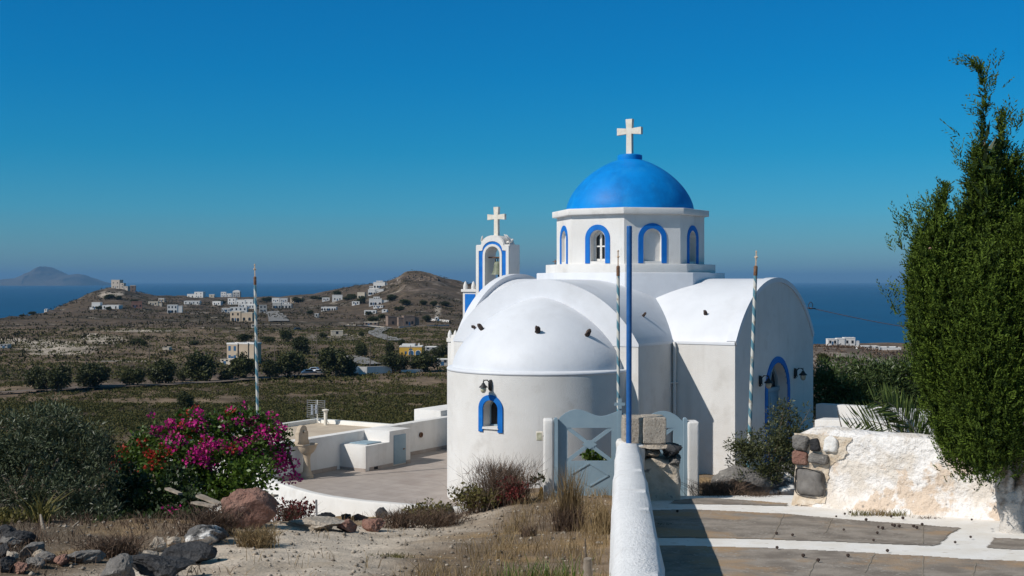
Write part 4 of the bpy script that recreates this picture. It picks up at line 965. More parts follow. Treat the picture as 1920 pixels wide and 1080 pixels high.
for k, (x0, x1, y0, y1, m) in enumerate(((1487, 1520, 817, 847, 'greyrock'), (1522, 1541, 820, 846, 'basalt'), (1544, 1572, 818, 850, 'palerock'), (1487, 1517, 845, 874, 'redrock'), (1518, 1554, 849, 870, 'greyrock'), (1489, 1549, 876, 934, 'greystone'))):
    if m == 'greystone': M[m] = mat('smooth_grey_stone', (.115, .107, .10), (.20, .188, .175), 6, .9, .5, 40, .15)
    if m == 'palerock' : m = 'oldwhite'
    c = wall_pt((x0+x1)/2, (y0+y1)/2); w_ = .93*(wall_pt(x1, (y0+y1)/2)-wall_pt(x0, (y0+y1)/2)).length; h_ = .93* (wall_pt(x0, y0)-wall_pt(x0, y1)).length
    q = math.atan2(ax.y, ax.x)
    soft_block('stone', -w_/2, w_/2, -.07, .07, -h_/2, h_/2, M[m], 60+k, .05, min(w_, h_)*.26, 9, parent=gw, xf=Matrix.Translation(c+wn*.012) @ Matrix.Rotation(q, 4, 'Z') @ Matrix.Rotation(R((3, -6, 8, -4, 5, 2)[k]), 4, 'Y'))

# white walls farther back on the right
fw = empty('yard_wall', (6.9, 27.2, .5), 'low white yard wall with a return, in front of the big round bush', 'wall')
a, b, c = P(1529, 757, 27.0), P(1616, 762, 26.2), P(1760, 770, 26.2)
def slab_wall(mb, a, b, th, zb):
    t = (b-a); t.z = 0; t.normalize(); n_ = Vector((t.y, -t.x, 0))*th
    q = [a, b, b-n_, a-n_]; lo_ = [mb.V((v.x, v.y, zb)) for v in q]; hi_ = [mb.V(v) for v in (a, b, b-n_, a-n_)]
    mb.f.append(hi_)
    for k in range(4): mb.f.append([lo_[k], lo_[(k+1) % 4], hi_[(k+1) % 4], hi_[k]])
mb = MB(); slab_wall(mb, a, b, .25, -.2); slab_wall(mb, b+Vector((.01, 0, -.01)), c, .25, -.2); mb.build('wall', M['plaster'], fw, bevel=.02)
a, b = P(1527, 787, 25.2), P(1700, 790, 24.2); mb = MB(); slab_wall(mb, a, b, .5, -.2); mb.build('lower_ledge', M['plaster'], fw, bevel=.02)
# power cable
h_ = CF @ Vector((XS+.02, 1.93, 3.66)); e_ = Vector((13.5, 30.5, 3.05))
cb = empty('power_cable', h_, 'thin power cable strung from the chapel gable towards the cypress', 'cable')
mb = MB(); mb.tube([h_+(e_-h_)*t+Vector((0, 0, -.28*math.sin(math.pi*t))) for t in np.linspace(0, 1, 24)], .007, 5); mb.build('cable', M['rust'], cb, smooth=True)
mb = MB(); mb.tube([h_+Vector((.05+.045*math.cos(t), 0, .045+.075*math.sin(t))) for t in np.linspace(-1.6, 4.4, 16)], .009, 5); mb.tube([h_-Vector((.06, -.04, 0)), h_+Vector((.05, 0, -.03)), h_+Vector((.16, .02, -.02))], .012, 6); mb.build('cable_loop', M['black'], cb, smooth=True)
# ================================================================ PLANTS
def unit(a): return a/np.maximum(np.linalg.norm(a, axis=-1, keepdims=True), 1e-9)
def leaf_geo(P_, D_, L_, W_, v, curl=.0, r=rng):
    """rhombus leaves: base P, direction D, length L, width W"""
    n = len(P_); D_ = unit(D_); S = unit(np.cross(D_, r.normal(size=(n, 3)))); N_ = np.cross(S, D_)
    L_ = np.broadcast_to(np.asarray(L_, float), (n,))[:, None]; W_ = np.broadcast_to(np.asarray(W_, float), (n,))[:, None]
    mid = P_+D_*L_*.45+N_*L_*curl
    co = np.stack([P_, mid+S*W_/2, P_+D_*L_, mid-S*W_/2], 1).reshape(-1, 3)
    f = np.arange(4*n).reshape(n, 4)
    return co, f, np.repeat(v, 4)
def leaf_obj(name, geos, m, parent=None, origin=None):
    co = np.concatenate([g[0] for g in geos]); off = 0; fs = []
    for g in geos: fs.append(g[1]+off); off += len(g[0])
    return link_mesh(name, np_mesh(name, co, np.concatenate(fs), {'v': np.concatenate([g[2] for g in geos])}), m, parent, origin)
def clump_leaves(centers, rad, per, L, W, flat=.8, up=.3, vj=.25, curl=.06, r=rng, vc=None):
    """leaves in small balls round the centres; v varies per clump and per leaf"""
    n = len(centers)*per; c = np.repeat(centers, per, 0); rd = np.repeat(np.broadcast_to(rad, (len(centers),)), per)
    q = unit(r.normal(size=(n, 3)))*(r.uniform(.15, 1, n)**.6)[:, None]*rd[:, None]; q[:, 2] *= flat
    base = r.uniform(.1, .9, len(centers)) if vc is None else vc
    v = np.clip(np.repeat(base, per)*.6+r.uniform(0, .45, n), 0, 1)
    D_ = unit(q)+r.normal(size=(n, 3))*.6+np.array([0, 0, up])
    return leaf_geo(c+q, D_, L*r.uniform(.65, 1.25, n), W*r.uniform(.7, 1.2, n), v, curl, r)
def shell_points(ells, n, r=rng, inner=.55, zmin=None, jitter=.12):
    """points in the outer part of a union of ellipsoids [(c, radii)]"""
    vol = np.array([e[1][0]*e[1][1]*e[1][2] for e in ells])**.67; vol /= vol.sum(); pts = []
    for (c, rd), w_ in zip(ells, vol):
        k = max(3, int(n*w_)); q = unit(r.normal(size=(k, 3)))*(r.uniform(inner**3, 1, k)**(1/3))[:, None]
        q *= 1+jitter*r.normal(size=(k, 1)); pts.append(np.array(c)+q*np.array(rd))
    return np.concatenate(pts)
M['olive'] = leaf_mat('olive_leaf', (.016, .024, .010), (.125, .15, .082), .45, .15)
M['citrus'] = leaf_mat('green_leaf', (.020, .042, .008), (.125, .205, .028), .4, .3)
M['ivy'] = leaf_mat('dark_green_leaf', (.010, .022, .006), (.045, .075, .018), .5, .2)
M['magenta'] = leaf_mat('magenta_bract', (.36, .005, .14), (.70, .03, .30), .6, .3)
M['redb'] = leaf_mat('red_bract', (.28, .012, .010), (.55, .06, .04), .6, .3)
M['cypress'] = leaf_mat('cypress_spray', (.007, .018, .004), (.108, .160, .020), .7, .12, .12)
M['shrubleaf'] = leaf_mat('shrub_leaf', (.022, .028, .010), (.12, .13, .05), .5, .2)
M['bigbush'] = leaf_mat('bush_leaf', (.016, .030, .009), (.115, .165, .05), .45, .15)
M['palm'] = leaf_mat('palm_leaf', (.04, .065, .015), (.20, .26, .07), .4, .3)
M['straw'] = leaf_mat('dry_grass', (.13, .085, .040), (.38, .28, .15), .8, .2, .1)
M['brush'] = leaf_mat('dry_twig', (.055, .035, .026), (.20, .14, .10), .85, .1, .1)
M['redweed'] = leaf_mat('red_weed', (.07, .012, .014), (.20, .035, .03), .7, .2)
M['weed'] = leaf_mat('yellow_green_weed', (.06, .06, .018), (.20, .17, .05), .7, .25)
M['bark'] = mat('bark', (.10, .078, .06), (.20, .16, .125), 9, .95, .9, 30, .1, bdist=.03)
M['deadwood'] = mat('dead_wood', (.20, .165, .13), (.34, .29, .235), 8, .95, .8, 30, .1)
M['vine'] = leaf_mat('vine_leaf', (.026, .040, .008), (.125, .105, .035), .7, .15, .15)
M['scrubleaf'] = leaf_mat('scrub_leaf', (.022, .022, .010), (.085, .068, .034), .8, .1, .1)
M['treeleaf'] = leaf_mat('far_tree_leaf', (.014, .020, .006), (.080, .086, .024), .6, .12)

def blades(base, n, h, spread, wd, r=rng, lean=(0, 0)):
    """curved grass blades: base (n,3)"""
    a = r.uniform(0, 2*np.pi, n); out = np.stack([np.cos(a)*spread*r.uniform(.1, 1, n)+lean[0], np.sin(a)*spread*r.uniform(.1, 1, n)+lean[1], np.ones(n)], 1)
    hh = h*r.uniform(.45, 1.1, n); s = unit(np.cross(out, r.normal(size=(n, 3))))*wd/2
    p1 = base+out*hh[:, None]*np.array([.35, .35, .6]); p2 = base+out*hh[:, None]*np.array([1, 1, .95])
    co = np.stack([base-s, base+s, p1+s*.7, p1-s*.7, p2+s*.15, p2-s*.15], 1).reshape(-1, 3)
    i = np.arange(n)[:, None]*6; f = np.concatenate([i+np.array([[0, 1, 2, 3]]), i+np.array([[3, 2, 4, 5]])])
    return co, f, np.repeat(r.uniform(0, 1, n), 6)
def tuft(name, px, py, d, n, h, spread, rad, m, label=None, cat='dry grass', group=None, wd=.008, lean=(0, 0), z=None):
    x = (px-960)/F*d; z = gz(x, d) if z is None else z; r = rng
    q = np.stack([x+r.normal(size=n)*rad, d+r.normal(size=n)*rad*.7, np.full(n, z-.02)], 1)
    return tag(leaf_obj(name, [blades(q, n, h, spread, wd)], M[m], origin=(x, d, z)), label, cat, group)

# ---------------------------------------------------------------- cypress
CD = 15.9
tree = empty('cypress_tree', (6.25, CD, 1.12), 'tall ragged cypress with several spires beside the plastered garden wall', 'tree')
def cw(px, py, d=CD): return np.array([(px-960)/F*d, d, EYE-(py-HY)/F*d])
lobes = [
 (0.0, [(112, 1826, 3), (130, 1834, 9), (150, 1845, 15), (175, 1848, 21), (215, 1848, 22), (235, 1846, 17), (250, 1845, 10), (272, 1840, 20), (300, 1838, 32), (350, 1845, 44), (420, 1850, 52), (480, 1848, 76), (600, 1850, 88), (750, 1850, 84), (800, 1852, 58), (838, 1850, 30)]),
 (-.25, [(362, 1762, 5), (400, 1752, 24), (450, 1744, 44), (550, 1755, 76), (650, 1762, 80), (750, 1782, 72), (830, 1800, 55), (878, 1812, 22)]),
 (.25, [(212, 1893, 4), (240, 1890, 12), (280, 1890, 26), (350, 1900, 50), (450, 1920, 72), (600, 1935, 88), (780, 1935, 76), (832, 1930, 40)]),
 (.1, [(280, 1965, 5), (360, 1972, 40), (480, 1985, 64), (700, 1990, 80), (825, 1985, 50)]),
 (-.55, [(470, 1815, 15), (540, 1810, 55), (650, 1812, 80), (760, 1822, 84), (840, 1820, 52), (876, 1822, 18)]),
 (-.5, [(400, 1885, 12), (480, 1890, 50), (620, 1900, 78), (740, 1900, 74), (826, 1890, 42)]),
 (.6, [(420, 1840, 40), (600, 1850, 85), (760, 1850, 76), (828, 1860, 40)]),
]
cl = []; k_ = CD/F
for dy, kn in lobes:
    kn = np.array(kn, float); ys_ = np.linspace(kn[0, 0], kn[-1, 0], 260); rr = np.maximum(np.interp(ys_, kn[:, 0], kn[:, 2])*k_-.15, .012)
    npts = int(20+rr.sum()*12); pr_ = rr+.02; pick = rng.choice(len(ys_), npts, p=pr_/pr_.sum())
    a = rng.uniform(0, 2*np.pi, npts); rad = rr[pick]*rng.uniform(.72, 1.03, npts); y0 = ys_[pick]+rng.uniform(-6, 6, npts)
    cx_ = (np.interp(y0, kn[:, 0], kn[:, 1])-960)*k_
    cl.append(np.stack([cx_+np.cos(a)*rad, CD+dy+np.sin(a)*rad*.9, EYE-(y0-HY)*k_, a, np.minimum(rr[pick]*.7+.035, .125)], 1))
cl = np.concatenate(cl)
# each clump: upright feathery sprays, each spray a stem with many scale leaflets
per = 11; n = len(cl)*per; c = np.repeat(cl, per, 0); vcl = np.repeat(np.clip(rng.normal(.45, .22, len(cl)), 0, 1), per)
q = rng.normal(size=(n, 3))*c[:, 4:5]*np.array([.36, .36, 1.35])
base = c[:, :3]+q
outd = np.stack([np.cos(c[:, 3]), np.sin(c[:, 3]), np.zeros(n)], 1)
D_ = unit(outd*rng.uniform(.15, .8, n)[:, None]+np.array([0, 0, .9])+rng.normal(size=(n, 3))*.32)
LEN = rng.uniform(.10, .21, n)*np.clip(c[:, 4]/.125, .6, 1)
S = unit(np.cross(D_, rng.normal(size=(n, 3)))); nl = 11; gs = []
for k in range(nl):
    t = (k+.3)/nl; sd = 1 if k % 2 else -1
    pp = base+D_*(LEN*t)[:, None]; dd_ = unit(D_*.8+S*sd*(1.0-.35*t)+rng.normal(size=(n, 3))*.18)
    gs.append(leaf_geo(pp, dd_, LEN*(.42-.22*t)*rng.uniform(.8, 1.2, n), .0185, np.clip(vcl*.85-.05+rng.uniform(-.06, .1, n)+.36*t, 0, 1), 0))
# loose leader sprigs breaking the outline
sp_b = []; 
for (px, py, nn, ux, uy) in ((1700, 440, 10, -.35, 1), (1712, 425, 8, -.3, 1), (1690, 470, 8, -.4, 1), (1762, 378, 6, -.05, 1), (1738, 405, 6, -.3, 1), (1802, 300, 8, -.2, 1), (1828, 128, 6, -.8, .5), (1818, 120, 6, -1, .25), (1850, 150, 6, .3, 1), (1892, 230, 12, .05, 1), (1884, 250, 10, -.25, 1), (1902, 245, 10, .3, 1), (1858, 165, 8, .4, 1), (1682, 590, 7, -.5, 1), (1678, 560, 6, -.4, 1), (1690, 420, 6, -.3, 1), (1916, 300, 8, .3, 1), (1835, 215, 6, -.6, .6), (1862, 225, 6, .6, .6), (1800, 255, 3, -.5, .6), (1720, 400, 5, -.25, 1), (1865, 120, 4, .4, 1)):
    for j in range(nn): sp_b.append((*(cw(px, py)+rng.normal(size=3)*.045), ux+rng.normal()*.25, rng.normal()*.3, uy+rng.normal()*.2))
sp_b = np.array(sp_b); n2 = len(sp_b); D2 = unit(sp_b[:, 3:]); L2 = rng.uniform(.14, .30, n2); S2 = unit(np.cross(D2, rng.normal(size=(n2, 3))))
for k in range(9):
    t = (k+.2)/9; sd = 1 if k % 2 else -1
    gs.append(leaf_geo(sp_b[:, :3]+D2*(L2*t)[:, None], unit(D2+S2*sd*.8), L2*(.35-.2*t), .018, rng.uniform(.3, .8, n2), 0))
leaf_obj('crown', gs, M['cypress'], tree)
# dark twiggy core so that the crown is not hollow
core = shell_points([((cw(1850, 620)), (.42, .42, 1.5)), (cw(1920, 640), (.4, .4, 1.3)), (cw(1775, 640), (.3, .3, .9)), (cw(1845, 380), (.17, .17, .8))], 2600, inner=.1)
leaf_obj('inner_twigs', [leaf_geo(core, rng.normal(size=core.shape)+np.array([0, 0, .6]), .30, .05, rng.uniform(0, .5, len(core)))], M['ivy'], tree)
M['cypbark'] = mat('whitewashed_bark', (.15, .115, .088), (.25, .20, .155), 14, .95, 1.0, 26, .1, bdist=.03)
n_ = M['cypbark'].node_tree.nodes; L__ = M['cypbark'].node_tree.links; pb = n_['Principled BSDF']; s0 = pb.inputs['Base Color'].links[0].from_socket
g_ = n_.new('ShaderNodeNewGeometry'); sz = n_.new('ShaderNodeSeparateXYZ'); L__.new(g_.outputs['Position'], sz.inputs[0])
nz = n_.new('ShaderNodeTexNoise'); nz.inputs['Scale'].default_value = 9; nz.inputs['Detail'].default_value = 6; L__.new(g_.outputs['Position'], nz.inputs['Vector'])
ad = n_.new('ShaderNodeMath'); ad.operation = 'MULTIPLY_ADD'; ad.inputs[1].default_value = 1.6; L__.new(nz.outputs['Fac'], ad.inputs[0]); L__.new(sz.outputs['Z'], ad.inputs[2])
mr = n_.new('ShaderNodeMapRange'); mr.inputs['From Min'].default_value = 2.75; mr.inputs['From Max'].default_value = 2.35; L__.new(ad.outputs[0], mr.inputs['Value'])
mxn = n_.new('ShaderNodeMix'); mxn.data_type = 'RGBA'; mxn.inputs[7].default_value = (.58, .54, .49, 1); L__.new(mr.outputs[0], mxn.inputs[0]); L__.new(s0, mxn.inputs[6]); L__.new(mxn.outputs[2], pb.inputs['Base Color'])
mb = MB()
def limb(pts, rads, n=10):
    pts = [Vector(p) for p in pts]; P2, R2 = [], []
    for a in range(len(pts)-1):
        for k in range(5):
            t = k/5; P2.append(pts[a].lerp(pts[a+1], t)+Vector((random.uniform(-1, 1), random.uniform(-1, 1), 0))*rads[a]*.12); R2.append((rads[a]*(1-t)+rads[a+1]*t)*random.uniform(.93, 1.09))
    P2.append(pts[-1]); R2.append(rads[-1]); mb.tube(P2, R2, n)
limb([cw(1903, 1012), cw(1893, 950), cw(1880, 880), cw(1862, 820), cw(1850, 600), cw(1846, 260)], [.17, .135, .11, .08, .05, .012])
limb([cw(1912, 1008, CD+.1), cw(1912, 930, CD+.1), cw(1906, 870, CD+.15), cw(1908, 800, CD+.2), cw(1915, 500, CD+.2)], [.13, .095, .075, .06, .03])
limb([cw(1896, 960), cw(1925, 880, CD-.1), cw(1940, 800, CD-.1), cw(1960, 500)], [.09, .065, .055, .02])
mb.build('trunk', M['cypbark'], tree, smooth=70)
mb = MB()
for k in range(34):
    a = cw(rng.uniform(1850, 1925), rng.uniform(835, 880)); dv = Vector((rng.normal()*.22, rng.normal()*.2-.08, -rng.uniform(-.05, .22))); a = Vector(a)
    mb.tube([a, a+dv*.5+Vector((0, 0, .03)), a+dv], [.007, .005, .002], 4)
mb.build('bare_twigs', M['bark'], tree)
gs = []
mb = MB()
for k in range(26):
    j = rng.integers(len(cl)); p = Vector(cl[j, :3])+Vector((math.cos(cl[j, 3]), math.sin(cl[j, 3]), 0))*.12
    mb.lathe([(.004, -.018), (.017, -.008), (.019, .004), (.012, .015), (.003, .019)], p, 7)
M['cone'] = mat('cone_brown', (.20, .12, .085), (.32, .21, .15), 40, .9)
mb.build('cones', M['cone'], tree)['kind'] = 'stuff'
# dropped cones on the path
for k, (px, py) in enumerate(((1568, 972), (1584, 967), (1594, 964), (1671, 972), (1693, 975), (1645, 1003), (1655, 994), (1677, 989), (1686, 990), (1673, 988), (1647, 992), (1638, 1017), (1820, 1011), (1791, 1021), (1664, 1037), (1506, 1046), (1534, 1055), (1457, 1031), (1729, 987), (1624, 978), (1822, 978), (1456, 1004), (1713, 990), (1270, 962), (1590, 1046), (1486, 1007), (1582, 997), (1719, 993))):
    p = pathpt(px, py); p.z = float(path_z(p.y))+.028; mb = MB(); s = random.uniform(.75, 1.15)
    mb.lathe([(.004*s, -.018*s), (.016*s, -.010*s), (.020*s, .002*s), (.014*s, .014*s), (.003*s, .018*s)], p, 9)
    o = mb.build('fallen_cone', M['spout'], smooth=True); tag(o, 'small dark cypress cone lying on the paved path', 'cone', 'cones fallen on the paved path')

# ---------------------------------------------------------------- olive and greenery at lower left
ol = empty('olive_tree', (-5.9, 16.8, 1.0), 'dark silvery olive tree with low spreading crown at the left edge', 'tree')
def E(px, py, d, rx, ry, rz=None): c = P(px, py, d); return ((c.x, c.y, c.z), (rx/F*d, (rz or rx*.8)/F*d, ry/F*d))
els = [E(95, 805, 17.5, 55, 48), E(20, 830, 17.2, 60, 50), E(150, 850, 17.4, 60, 55), E(60, 880, 17, 75, 60), E(175, 915, 17, 40, 45), E(-40, 880, 17, 60, 60), E(110, 935, 16.6, 70, 48), E(20, 945, 16.5, 55, 38), E(160, 965, 16.4, 55, 34), E(185, 860, 17.8, 30, 40)]
c = shell_points(els, 760, inner=.5)
leaf_obj('crown', [clump_leaves(c, .13, 34, .075, .017, up=.5)], M['olive'], ol)
mb = MB(); limb([P(52, 1012, 16.4), P(48, 965, 16.5), P(35, 930, 16.6), P(60, 870, 17)], [.085, .06, .05, .03]); limb([P(48, 970, 16.5), P(75, 925, 16.7), P(110, 860, 17)], [.05, .04, .02]); limb([P(38, 935, 16.6), P(5, 890, 16.8)], [.04, .02])
limb([P(8, 980, 16.2), P(20, 974, 16.25), P(38, 977, 16.4)], [.02, .03, .03])
mb.build('trunk', M['bark'], ol, smooth=60)
iv = empty('ivy_bush', (-5.2, 17.5, .6), 'dark green leafy bush between the olive and the bougainvillea', 'bush')
els = [E(235, 930, 18.2, 45, 60), E(285, 960, 17.6, 50, 48), E(205, 985, 17.0, 40, 30), E(330, 940, 18, 40, 60), E(255, 990, 16.2, 55, 30), E(320, 985, 16.4, 40, 28), E(190, 1000, 15.8, 40, 22), E(360, 965, 17.0, 36, 36)]
c = shell_points(els, 420, inner=.5); leaf_obj('foliage', [clump_leaves(c, .12, 26, .07, .045, up=.2)], M['ivy'], iv)
mb = MB(); limb([P(260, 1020, 17.3), P(255, 960, 17.6)], [.04, .02]); mb.build('stem', M['bark'], iv, smooth=60)
gb = empty('green_bush', (-6.6, 15.6, 1.1), 'small yellow-green bush under the olive at the left edge', 'bush')
els = [E(25, 988, 15.7, 40, 24), E(-15, 985, 15.9, 35, 26), E(60, 1005, 15.5, 20, 12)]
c = shell_points(els, 130, inner=.4); leaf_obj('foliage', [clump_leaves(c, .08, 24, .06, .03)], M['weed'], gb)
mb = MB(); limb([P(20, 1018, 15.7), P(22, 990, 15.7)], [.02, .01]); mb.build('stem', M['bark'], gb, smooth=60)

# ---------------------------------------------------------------- bougainvillea
bo = empty('bougainvillea', (-4.6, 20.3, .0), 'large bougainvillea mound with magenta and red bracts spilling onto the terrace', 'bougainvillea')
els = [E(300, 850, 20.6, 60, 48), E(370, 822, 20.8, 60, 42), E(440, 812, 21, 55, 36), E(500, 822, 21.2, 42, 32), E(255, 885, 20.3, 45, 40), E(340, 890, 20, 70, 60), E(420, 880, 20.2, 60, 55), E(480, 865, 20.6, 35, 45), E(360, 790, 21.1, 28, 14), E(460, 785, 21.3, 40, 14), E(400, 920, 19.8, 50, 30), E(462, 900, 19.9, 42, 38), E(525, 850, 21.3, 18, 25)]
c = shell_points(els, 820, inner=.62)
pxs = 960+F*c[:, 0]/c[:, 1]; pys = HY+F*(EYE-c[:, 2])/c[:, 1]
leaf_obj('foliage', [clump_leaves(c, .15, 22, .075, .05, up=.15, vc=np.clip(.15+.25*sstep(.0, 1, rng.uniform(0, 1, len(c)))+.35*sstep(380, 460, pxs)*sstep(840, 880, pys), 0, 1))], M['citrus'], bo)
tow = np.array([-.15, -.55, .45])
def on_crown(pts, jit=0.0, n=1):
    o = []
    for px_, py_ in pts:
        dd_ = np.hypot(pxs-px_, pys-py_); q = np.nonzero(dd_ < 16)[0]
        if not len(q): q = np.argsort(dd_)[:1]
        d = c[q, 1].min()+.05 if dd_.min() < 30 else 21.1
        for _ in range(n): o.append(P(px_+rng.normal()*jit, py_+rng.normal()*jit, d)[:])
    return np.array(o)
mag = [(292, 810), (300, 815), (315, 802), (322, 806), (362, 795), (377, 795), (422, 807), (372, 845), (380, 857), (360, 852), (385, 867), (376, 864), (330, 837), (345, 830), (415, 840), (425, 842), (452, 785), (465, 800), (480, 807), (495, 802), (510, 815), (520, 805), (530, 820), (505, 835), (520, 840), (500, 850), (480, 845), (525, 855), (515, 872), (533, 868), (540, 875), (337, 872), (450, 825), (440, 847), (470, 827), (487, 825), (398, 848), (405, 835), (352, 862), (310, 830), (395, 800), (440, 795), (262, 908), (388, 880), (512, 860), (535, 840), (475, 788), (500, 790)]
g1 = on_crown(mag, 5, 2)
drp = np.array([P(px, py, 21.1)[:] for px, py in ((538, 862), (545, 878), (549, 890), (553, 896), (552, 868), (530, 880), (541, 898))])
leaf_obj('magenta_bracts', [clump_leaves(np.concatenate([g1[::2]+tow*.05, drp]), .10, 26, .052, .048, up=.1, curl=.15), clump_leaves(on_crown([mag[k] for k in rng.integers(0, len(mag), 44)], 14)+tow*.05, .06, 12, .05, .045, curl=.15)], M['magenta'], bo)
redp = [(215, 882), (222, 877), (245, 882), (280, 880), (282, 852), (292, 853), (320, 847), (235, 845), (265, 837), (357, 777), (425, 772), (435, 845), (390, 820), (360, 817), (230, 884), (300, 870), (345, 808)]
leaf_obj('red_bracts', [clump_leaves(on_crown(redp, 5, 2)+tow*.05, .09, 16, .048, .042, curl=.15)], M['redb'], bo)
fp = np.array([P(px, py, 16.8)[:] for px, py in ((322, 962), (318, 975), (325, 985), (330, 970), (316, 955), (334, 958), (323, 978))])
leaf_obj('low_bracts', [clump_leaves(fp, .07, 22, .05, .042, curl=.15)], M['magenta'], bo)
mb = MB()
for (a, b, c_) in (((470, 900, 20.6), (500, 850, 21), (540, 850, 21.2)), ((540, 850, 21.2), (550, 875, 21.2), (553, 893, 21.1)), ((380, 960, 19.8), (400, 900, 20), (380, 830, 20.6)), ((300, 960, 19.6), (290, 900, 20), (280, 860, 20.4))): limb([P(*a), P(*b), P(*c_)], [.03, .02, .008], 6)
mb.build('stem', M['bark'], bo, smooth=60)
tag(tuft('small_agave', 385, 1050, 12.6, 34, .16, .8, .015, 'citrus', wd=.02), 'small grey-green spiky agave seedling among the dark boulders', 'agave')
tag(tuft('spider_plant', 80, 1010, 15.6, 60, .42, .9, .06, 'weed', wd=.022), 'strappy green plant growing at the foot of the olive trunk', 'plant')

# ---------------------------------------------------------------- rocks and dead wood in front
def grock(px, py, d, w, h, m, seed, label, **k):
    x, d, z = hit(px, py+h*.42, 7, 40); s = d/F; z += h*.40*s; d += w*.3*s; x = (px-960)/F*d
    return rock('boulder' if w > 50 else 'rock', (x, d, z), (w*s, w*s*.8, h*s), seed, M[m], label, 'rock', **k)
grock(465, 965, 14.9, 92, 72, 'redrock', 5, 'big pinkish boulder beside the dry brush in front of the bougainvillea', rz=.4)
grock(437, 942, 15.6, 38, 40, 'greyrock', 6, 'dark grey rock tucked behind the big pinkish boulder')
grock(388, 1012, 13.8, 80, 40, 'whiterock', 8, 'dark boulder splashed with whitewash below the fallen planks')
grock(356, 1043, 12.7, 78, 36, 'basalt', 9, 'flat-topped dark boulder in the rock pile', rz=.2)
grock(296, 1066, 12.3, 112, 44, 'basalt', 11, 'largest black boulder, wide and low, at the bottom edge', rz=.1)
grock(222, 1068, 12.2, 62, 48, 'greyrock', 12, 'tilted dark grey slab leaning left of the largest black boulder', tilt=.5)
grock(296, 1027, 13.1, 34, 24, 'palerock', 13, 'pale knobbly rock above the black boulders, left one', )
grock(325, 1022, 13.4, 26, 18, 'palerock', 14, 'small pale rock beside the whitewash-splashed boulder')
grock(280, 1042, 12.8, 40, 20, 'palerock', 15, 'pale flattened rock touching the largest black boulder')
grock(212, 1022, 13.6, 26, 14, 'palerock', 16, 'small pinkish-white rock lying alone in dry grass')
grock(590, 985, 15.6, 100, 22, 'palerock', 17, 'long flat pale rock half buried at the edge of the dirt track', rz=.0)
grock(650, 987, 15.7, 44, 26, 'redrock', 18, 'tan blocky rock at the track edge beneath the curved wall')
for k, (px, py, w, h, m, lb) in enumerate(((612, 968, 34, 20, 'basalt', 'dark rock at the foot of the curved wall by the metal stake'), (650, 970, 26, 18, 'basalt', 'small round black rock under the curved wall'), (672, 970, 30, 16, 'redrock', 'brownish rock in the row under the curved wall'), (716, 970, 34, 20, 'basalt', 'blackish rock at the right end of the row under the curved wall'), (838, 962, 34, 28, 'greyrock', 'grey rock peeking from weeds near the apse foot'), (700, 985, 40, 26, 'brush_', 'brown rock half hidden in brush below the curved wall'))):
    grock(px, py, 17.6 if k != 4 else 19, w, h, 'redrock' if m == 'brush_' else m, 70+k, lb)
lbl = ['grey rock in the rubble heap at the left edge, nearest the branch', 'rounded grey rock at the upper edge of the left rubble heap', 'tan rock in the left rubble heap', 'dark blocky rock at the far left of the rubble heap', 'flat grey rock in the middle of the left rubble heap', 'small brown rock at the right end of the left rubble heap', 'greyish rock at the bottom of the left rubble heap', 'black rock at the lower left corner of the rubble heap', 'pale rock on top of the left rubble heap', 'pinkish rock low in the left rubble heap', 'long grey rock under the olive roots', 'smooth dark rock at the left picture edge by the olive']
for k, (px, py, w, h, m) in enumerate(((62, 1030, 52, 30, 'greyrock'), (40, 1008, 46, 26, 'basalt'), (22, 1045, 30, 24, 'palerock'), (8, 1036, 34, 30, 'basalt'), (88, 1048, 34, 22, 'greyrock'), (116, 1050, 30, 22, 'redrock'), (66, 1056, 36, 20, 'greyrock'), (12, 1062, 40, 26, 'basalt'), (75, 1035, 28, 20, 'palerock'), (36, 1064, 34, 20, 'redrock'), (25, 1012, 60, 20, 'greyrock'), (12, 1000, 40, 26, 'basalt'))):
    grock(px, py, 14.4-(py-1000)*.03, w, h, m, 90+k, lbl[k])
grock(160, 1045, 12.9, 60, 26, 'greyrock', 120, 'low grey rock in dry grass right of the rubble heap')
# rocks right of the gate
grock(1388, 908, 21.3, 105, 62, 'greyrock', 31, 'large rounded grey boulder behind dry brush right of the gate')
grock(1462, 915, 20.0, 70, 42, 'whiterock', 32, 'crumbly lime-stained stone against the garden wall end')
grock(1468, 893, 20.3, 48, 34, 'greyrock', 33, 'grey stone wedged on top against the garden wall end')
grock(1440, 922, 19.9, 34, 26, 'palerock', 34, 'pale rubble stone beside the lime-stained stone')
def log(pts, rads, label, m='deadwood'):
    global mb
    mb = MB(); limb([P(*p) for p in pts], rads, 7); tag(mb.build('dead_branch', M[m], smooth=60), label, 'branch')
log([(105, 1024, 14.6), (160, 1016, 14.8), (215, 1004, 15.1), (238, 990, 15.3)], [.035, .03, .022, .01], 'long bleached dead branch lying across the left slope')
log([(88, 1020, 14.7), (80, 985, 14.8), (76, 965, 14.9)], [.03, .022, .012], 'upright broken dead stem beside the olive trunk')
log([(98, 1018, 14.7), (122, 1000, 14.8), (148, 978, 14.9)], [.024, .018, .008], 'slanting dead stick rising from the left rubble')
log([(102, 1022, 14.6), (118, 996, 14.8), (130, 985, 14.9)], [.018, .014, .006], 'thin dead stick crossing the slanting one')
log([(30, 1018, 14.9), (60, 1022, 14.7), (82, 1024, 14.6)], [.05, .045, .03], 'thick pale dead log on the left rocks')
